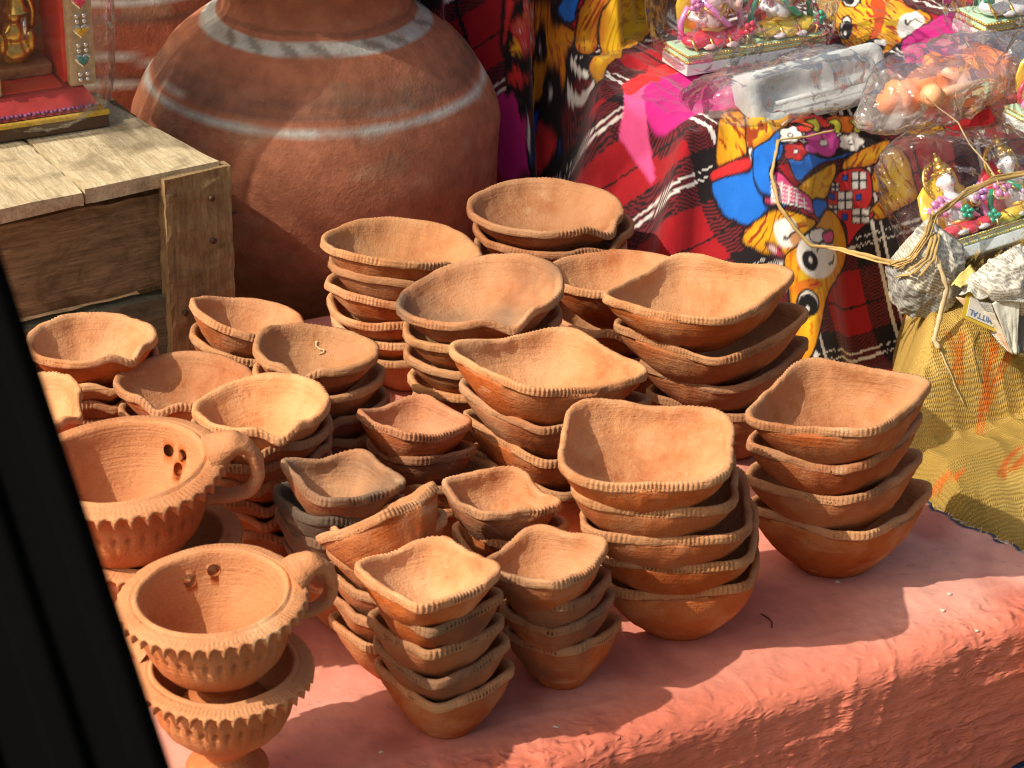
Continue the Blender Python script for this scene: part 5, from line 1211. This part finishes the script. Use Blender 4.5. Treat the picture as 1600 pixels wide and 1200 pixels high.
tag(straw([(1461, 385), (1468, 415), (1480, 450), (1470, 490), (1459, 532), (1468, 545)], .0019, .0022, 40, STRAW2, lift=.005), 'pale folded straw hanging from the newspaper parcel onto the mustard cloth', 'straw')
tag(straw([(1438, 146), (1466, 168), (1497, 192), (1520, 232), (1542, 255), (1560, 285), (1572, 300)], .0007, .0022, 41, STRAW2, lift=.004), 'single pale straw lying across the big figurine bag', 'straw')
tag(straw([(1488, 312), (1530, 295), (1570, 284), (1600, 290)], .0006, .0006, 42, STRAW, lift=.006), 'thin straw thread below the straw twist on the big bag', 'straw')
tag(straw([(1468, 545), (1480, 572), (1494, 606), (1508, 634)], .0010, .0006, 43, STRAW2, lift=.002), 'thin end of broken straw lying on the mustard cloth', 'straw')
# curled straw bit in a bowl and crumbs on the oilcloth
tag(straw([(494, 533), (493, 540), (499, 545), (506, 547), (505, 551), (498, 553)], .0006, .0005, 44, STRAW2, lift=.0012), 'tiny curled straw bit inside a round clay bowl', 'straw')
CRUMB = mat_plain('pale_crumb', (.62, .55, .45), .8)
for i, (x, y) in enumerate(((1483, 929), (1526, 987), (1473, 955), (1308, 910), (868, 1137), (596, 1176))):
    p = hit(x, y, .0)[1]; bm = bmesh.new(); ico(bm, (0, 0, 0), (random.uniform(.0016, .0028), random.uniform(.0010, .0016), .0009), 1)
    for v in bm.verts: v.co *= random.uniform(.75, 1.25)
    tag(bm_obj('crumb', bm, CRUMB, None, False, p+np.array([0, 0, .0007])), ('pale crumb on the red oilcloth near its frayed corner', 'pale crumb on the lit red oilcloth close to the right border', 'pale crumb at the shadow edge on the red oilcloth', 'grey crumb in the shade below the rightmost bowl stack', 'pale crumb on the red oilcloth right of the frontmost stack', 'pale crumb on the red oilcloth left of the frontmost stack')[i], 'crumb', 'crumbs on the oilcloth')
# dark twig on the oilcloth
tag(straw([(1190, 958), (1201, 966), (1206, 974), (1205, 982)], .0006, .0004, 50, RUST, lift=.001), 'short dark twig on the red oilcloth beside the squarish bowls', 'twig')
# yellow label with lettering on the pointed parcel
lc = hit(1533, 487, .0015)[0]; lr = hit(1560, 500, .0015)[0]-hit(1510, 478, .0015)[0]; lr /= np.linalg.norm(lr); lu = UP*.95-RT*.25; lu = lu-lr*(lu@lr); lu /= np.linalg.norm(lu); ln = np.cross(lr, lu)
def lrect(nm, w0, h0, mat, off):
    bm = bmesh.new(); lbox(bm, -w0/2, w0/2, -h0/2, h0/2, -.0002, .0002); o = bm_obj(nm, bm, mat, np2); M = Matrix.Identity(4)
    for i in range(3): M[i][0], M[i][1], M[i][2], M[i][3] = lr[i], lu[i], ln[i], (lc+ln*off)[i]-np2.location[i]
    o.matrix_local = M; return o
lrect('yellow_label', .034, .022, YLAB, .0002); lrect('white_panel', .026, .0165, LABW, .0008)
BLUI = mat_plain('blue_ink', (.08, .14, .35), .6); REDI = mat_plain('red_ink', (.60, .10, .04), .6)
text_part('MITTAL', lc+ln*.0012-lu*.0040, -lr, -lu, .0068, BLUI, np2)

# ================================================================== black post close to the lens, its foot on the ground
k = N('black_rubber'); BLKR = k.fin(k.ramp(k.noise(9, 4), [(.35, (.0016, .0017, .0018)), (.75, (.003, .003, .0032))]), .8, None, .04)
dp = .62
def at_depth(px, py, d_): r_ = ray(px, py); return CAM+r_*(d_/(r_@FW))
q0 = at_depth(-122, 20, dp); q1 = at_depth(333, 1393, dp); dirv = (q0-q1)/np.linalg.norm(q0-q1)
side = np.cross(dirv, FW); side /= np.linalg.norm(side)
if side@RT > 0: side = -side
bkv = np.cross(dirv, side); bkv = bkv if bkv@FW > 0 else -bkv
top_ = q0+dirv*.25; bot = q1-dirv*((q1[2]+.555)/dirv[2])
def post(name, off0, off1, d0, d1, parent, mat=BLKR, bev=.004):
    bm = bmesh.new(); vs = []
    for p in (bot, top_):
        for (s_, b_) in ((off0+.05*d0, d0), (off1, d0), (off1, d1), (off0+max(0, d1-.015)*1.1, d1)): vs.append(bm.verts.new(p+side*s_+bkv*b_-np.array(parent.location)))
    fs = [bm.faces.new([vs[i] for i in q_]) for q_ in ((3, 2, 1, 0), (4, 5, 6, 7), (0, 1, 5, 4), (1, 2, 6, 5), (2, 3, 7, 6), (3, 0, 4, 7))]
    bmesh.ops.bevel(bm, geom=list({e for f in fs for e in f.edges}), offset=bev, segments=3, profile=.5, affect='EDGES')
    return bm_obj(name, bm, mat, parent, False)
pst = empty('black_post', bot, 'out of focus black post leaning across the left foreground', 'post')
post('shaft', .0, .16, .012, .07, pst); post('rib', .004, .012, .0085, .0125, pst, bev=.002); post('rib', .022, .032, .008, .0125, pst, bev=.002); post('rib', .044, .050, .009, .0125, pst, bev=.002)
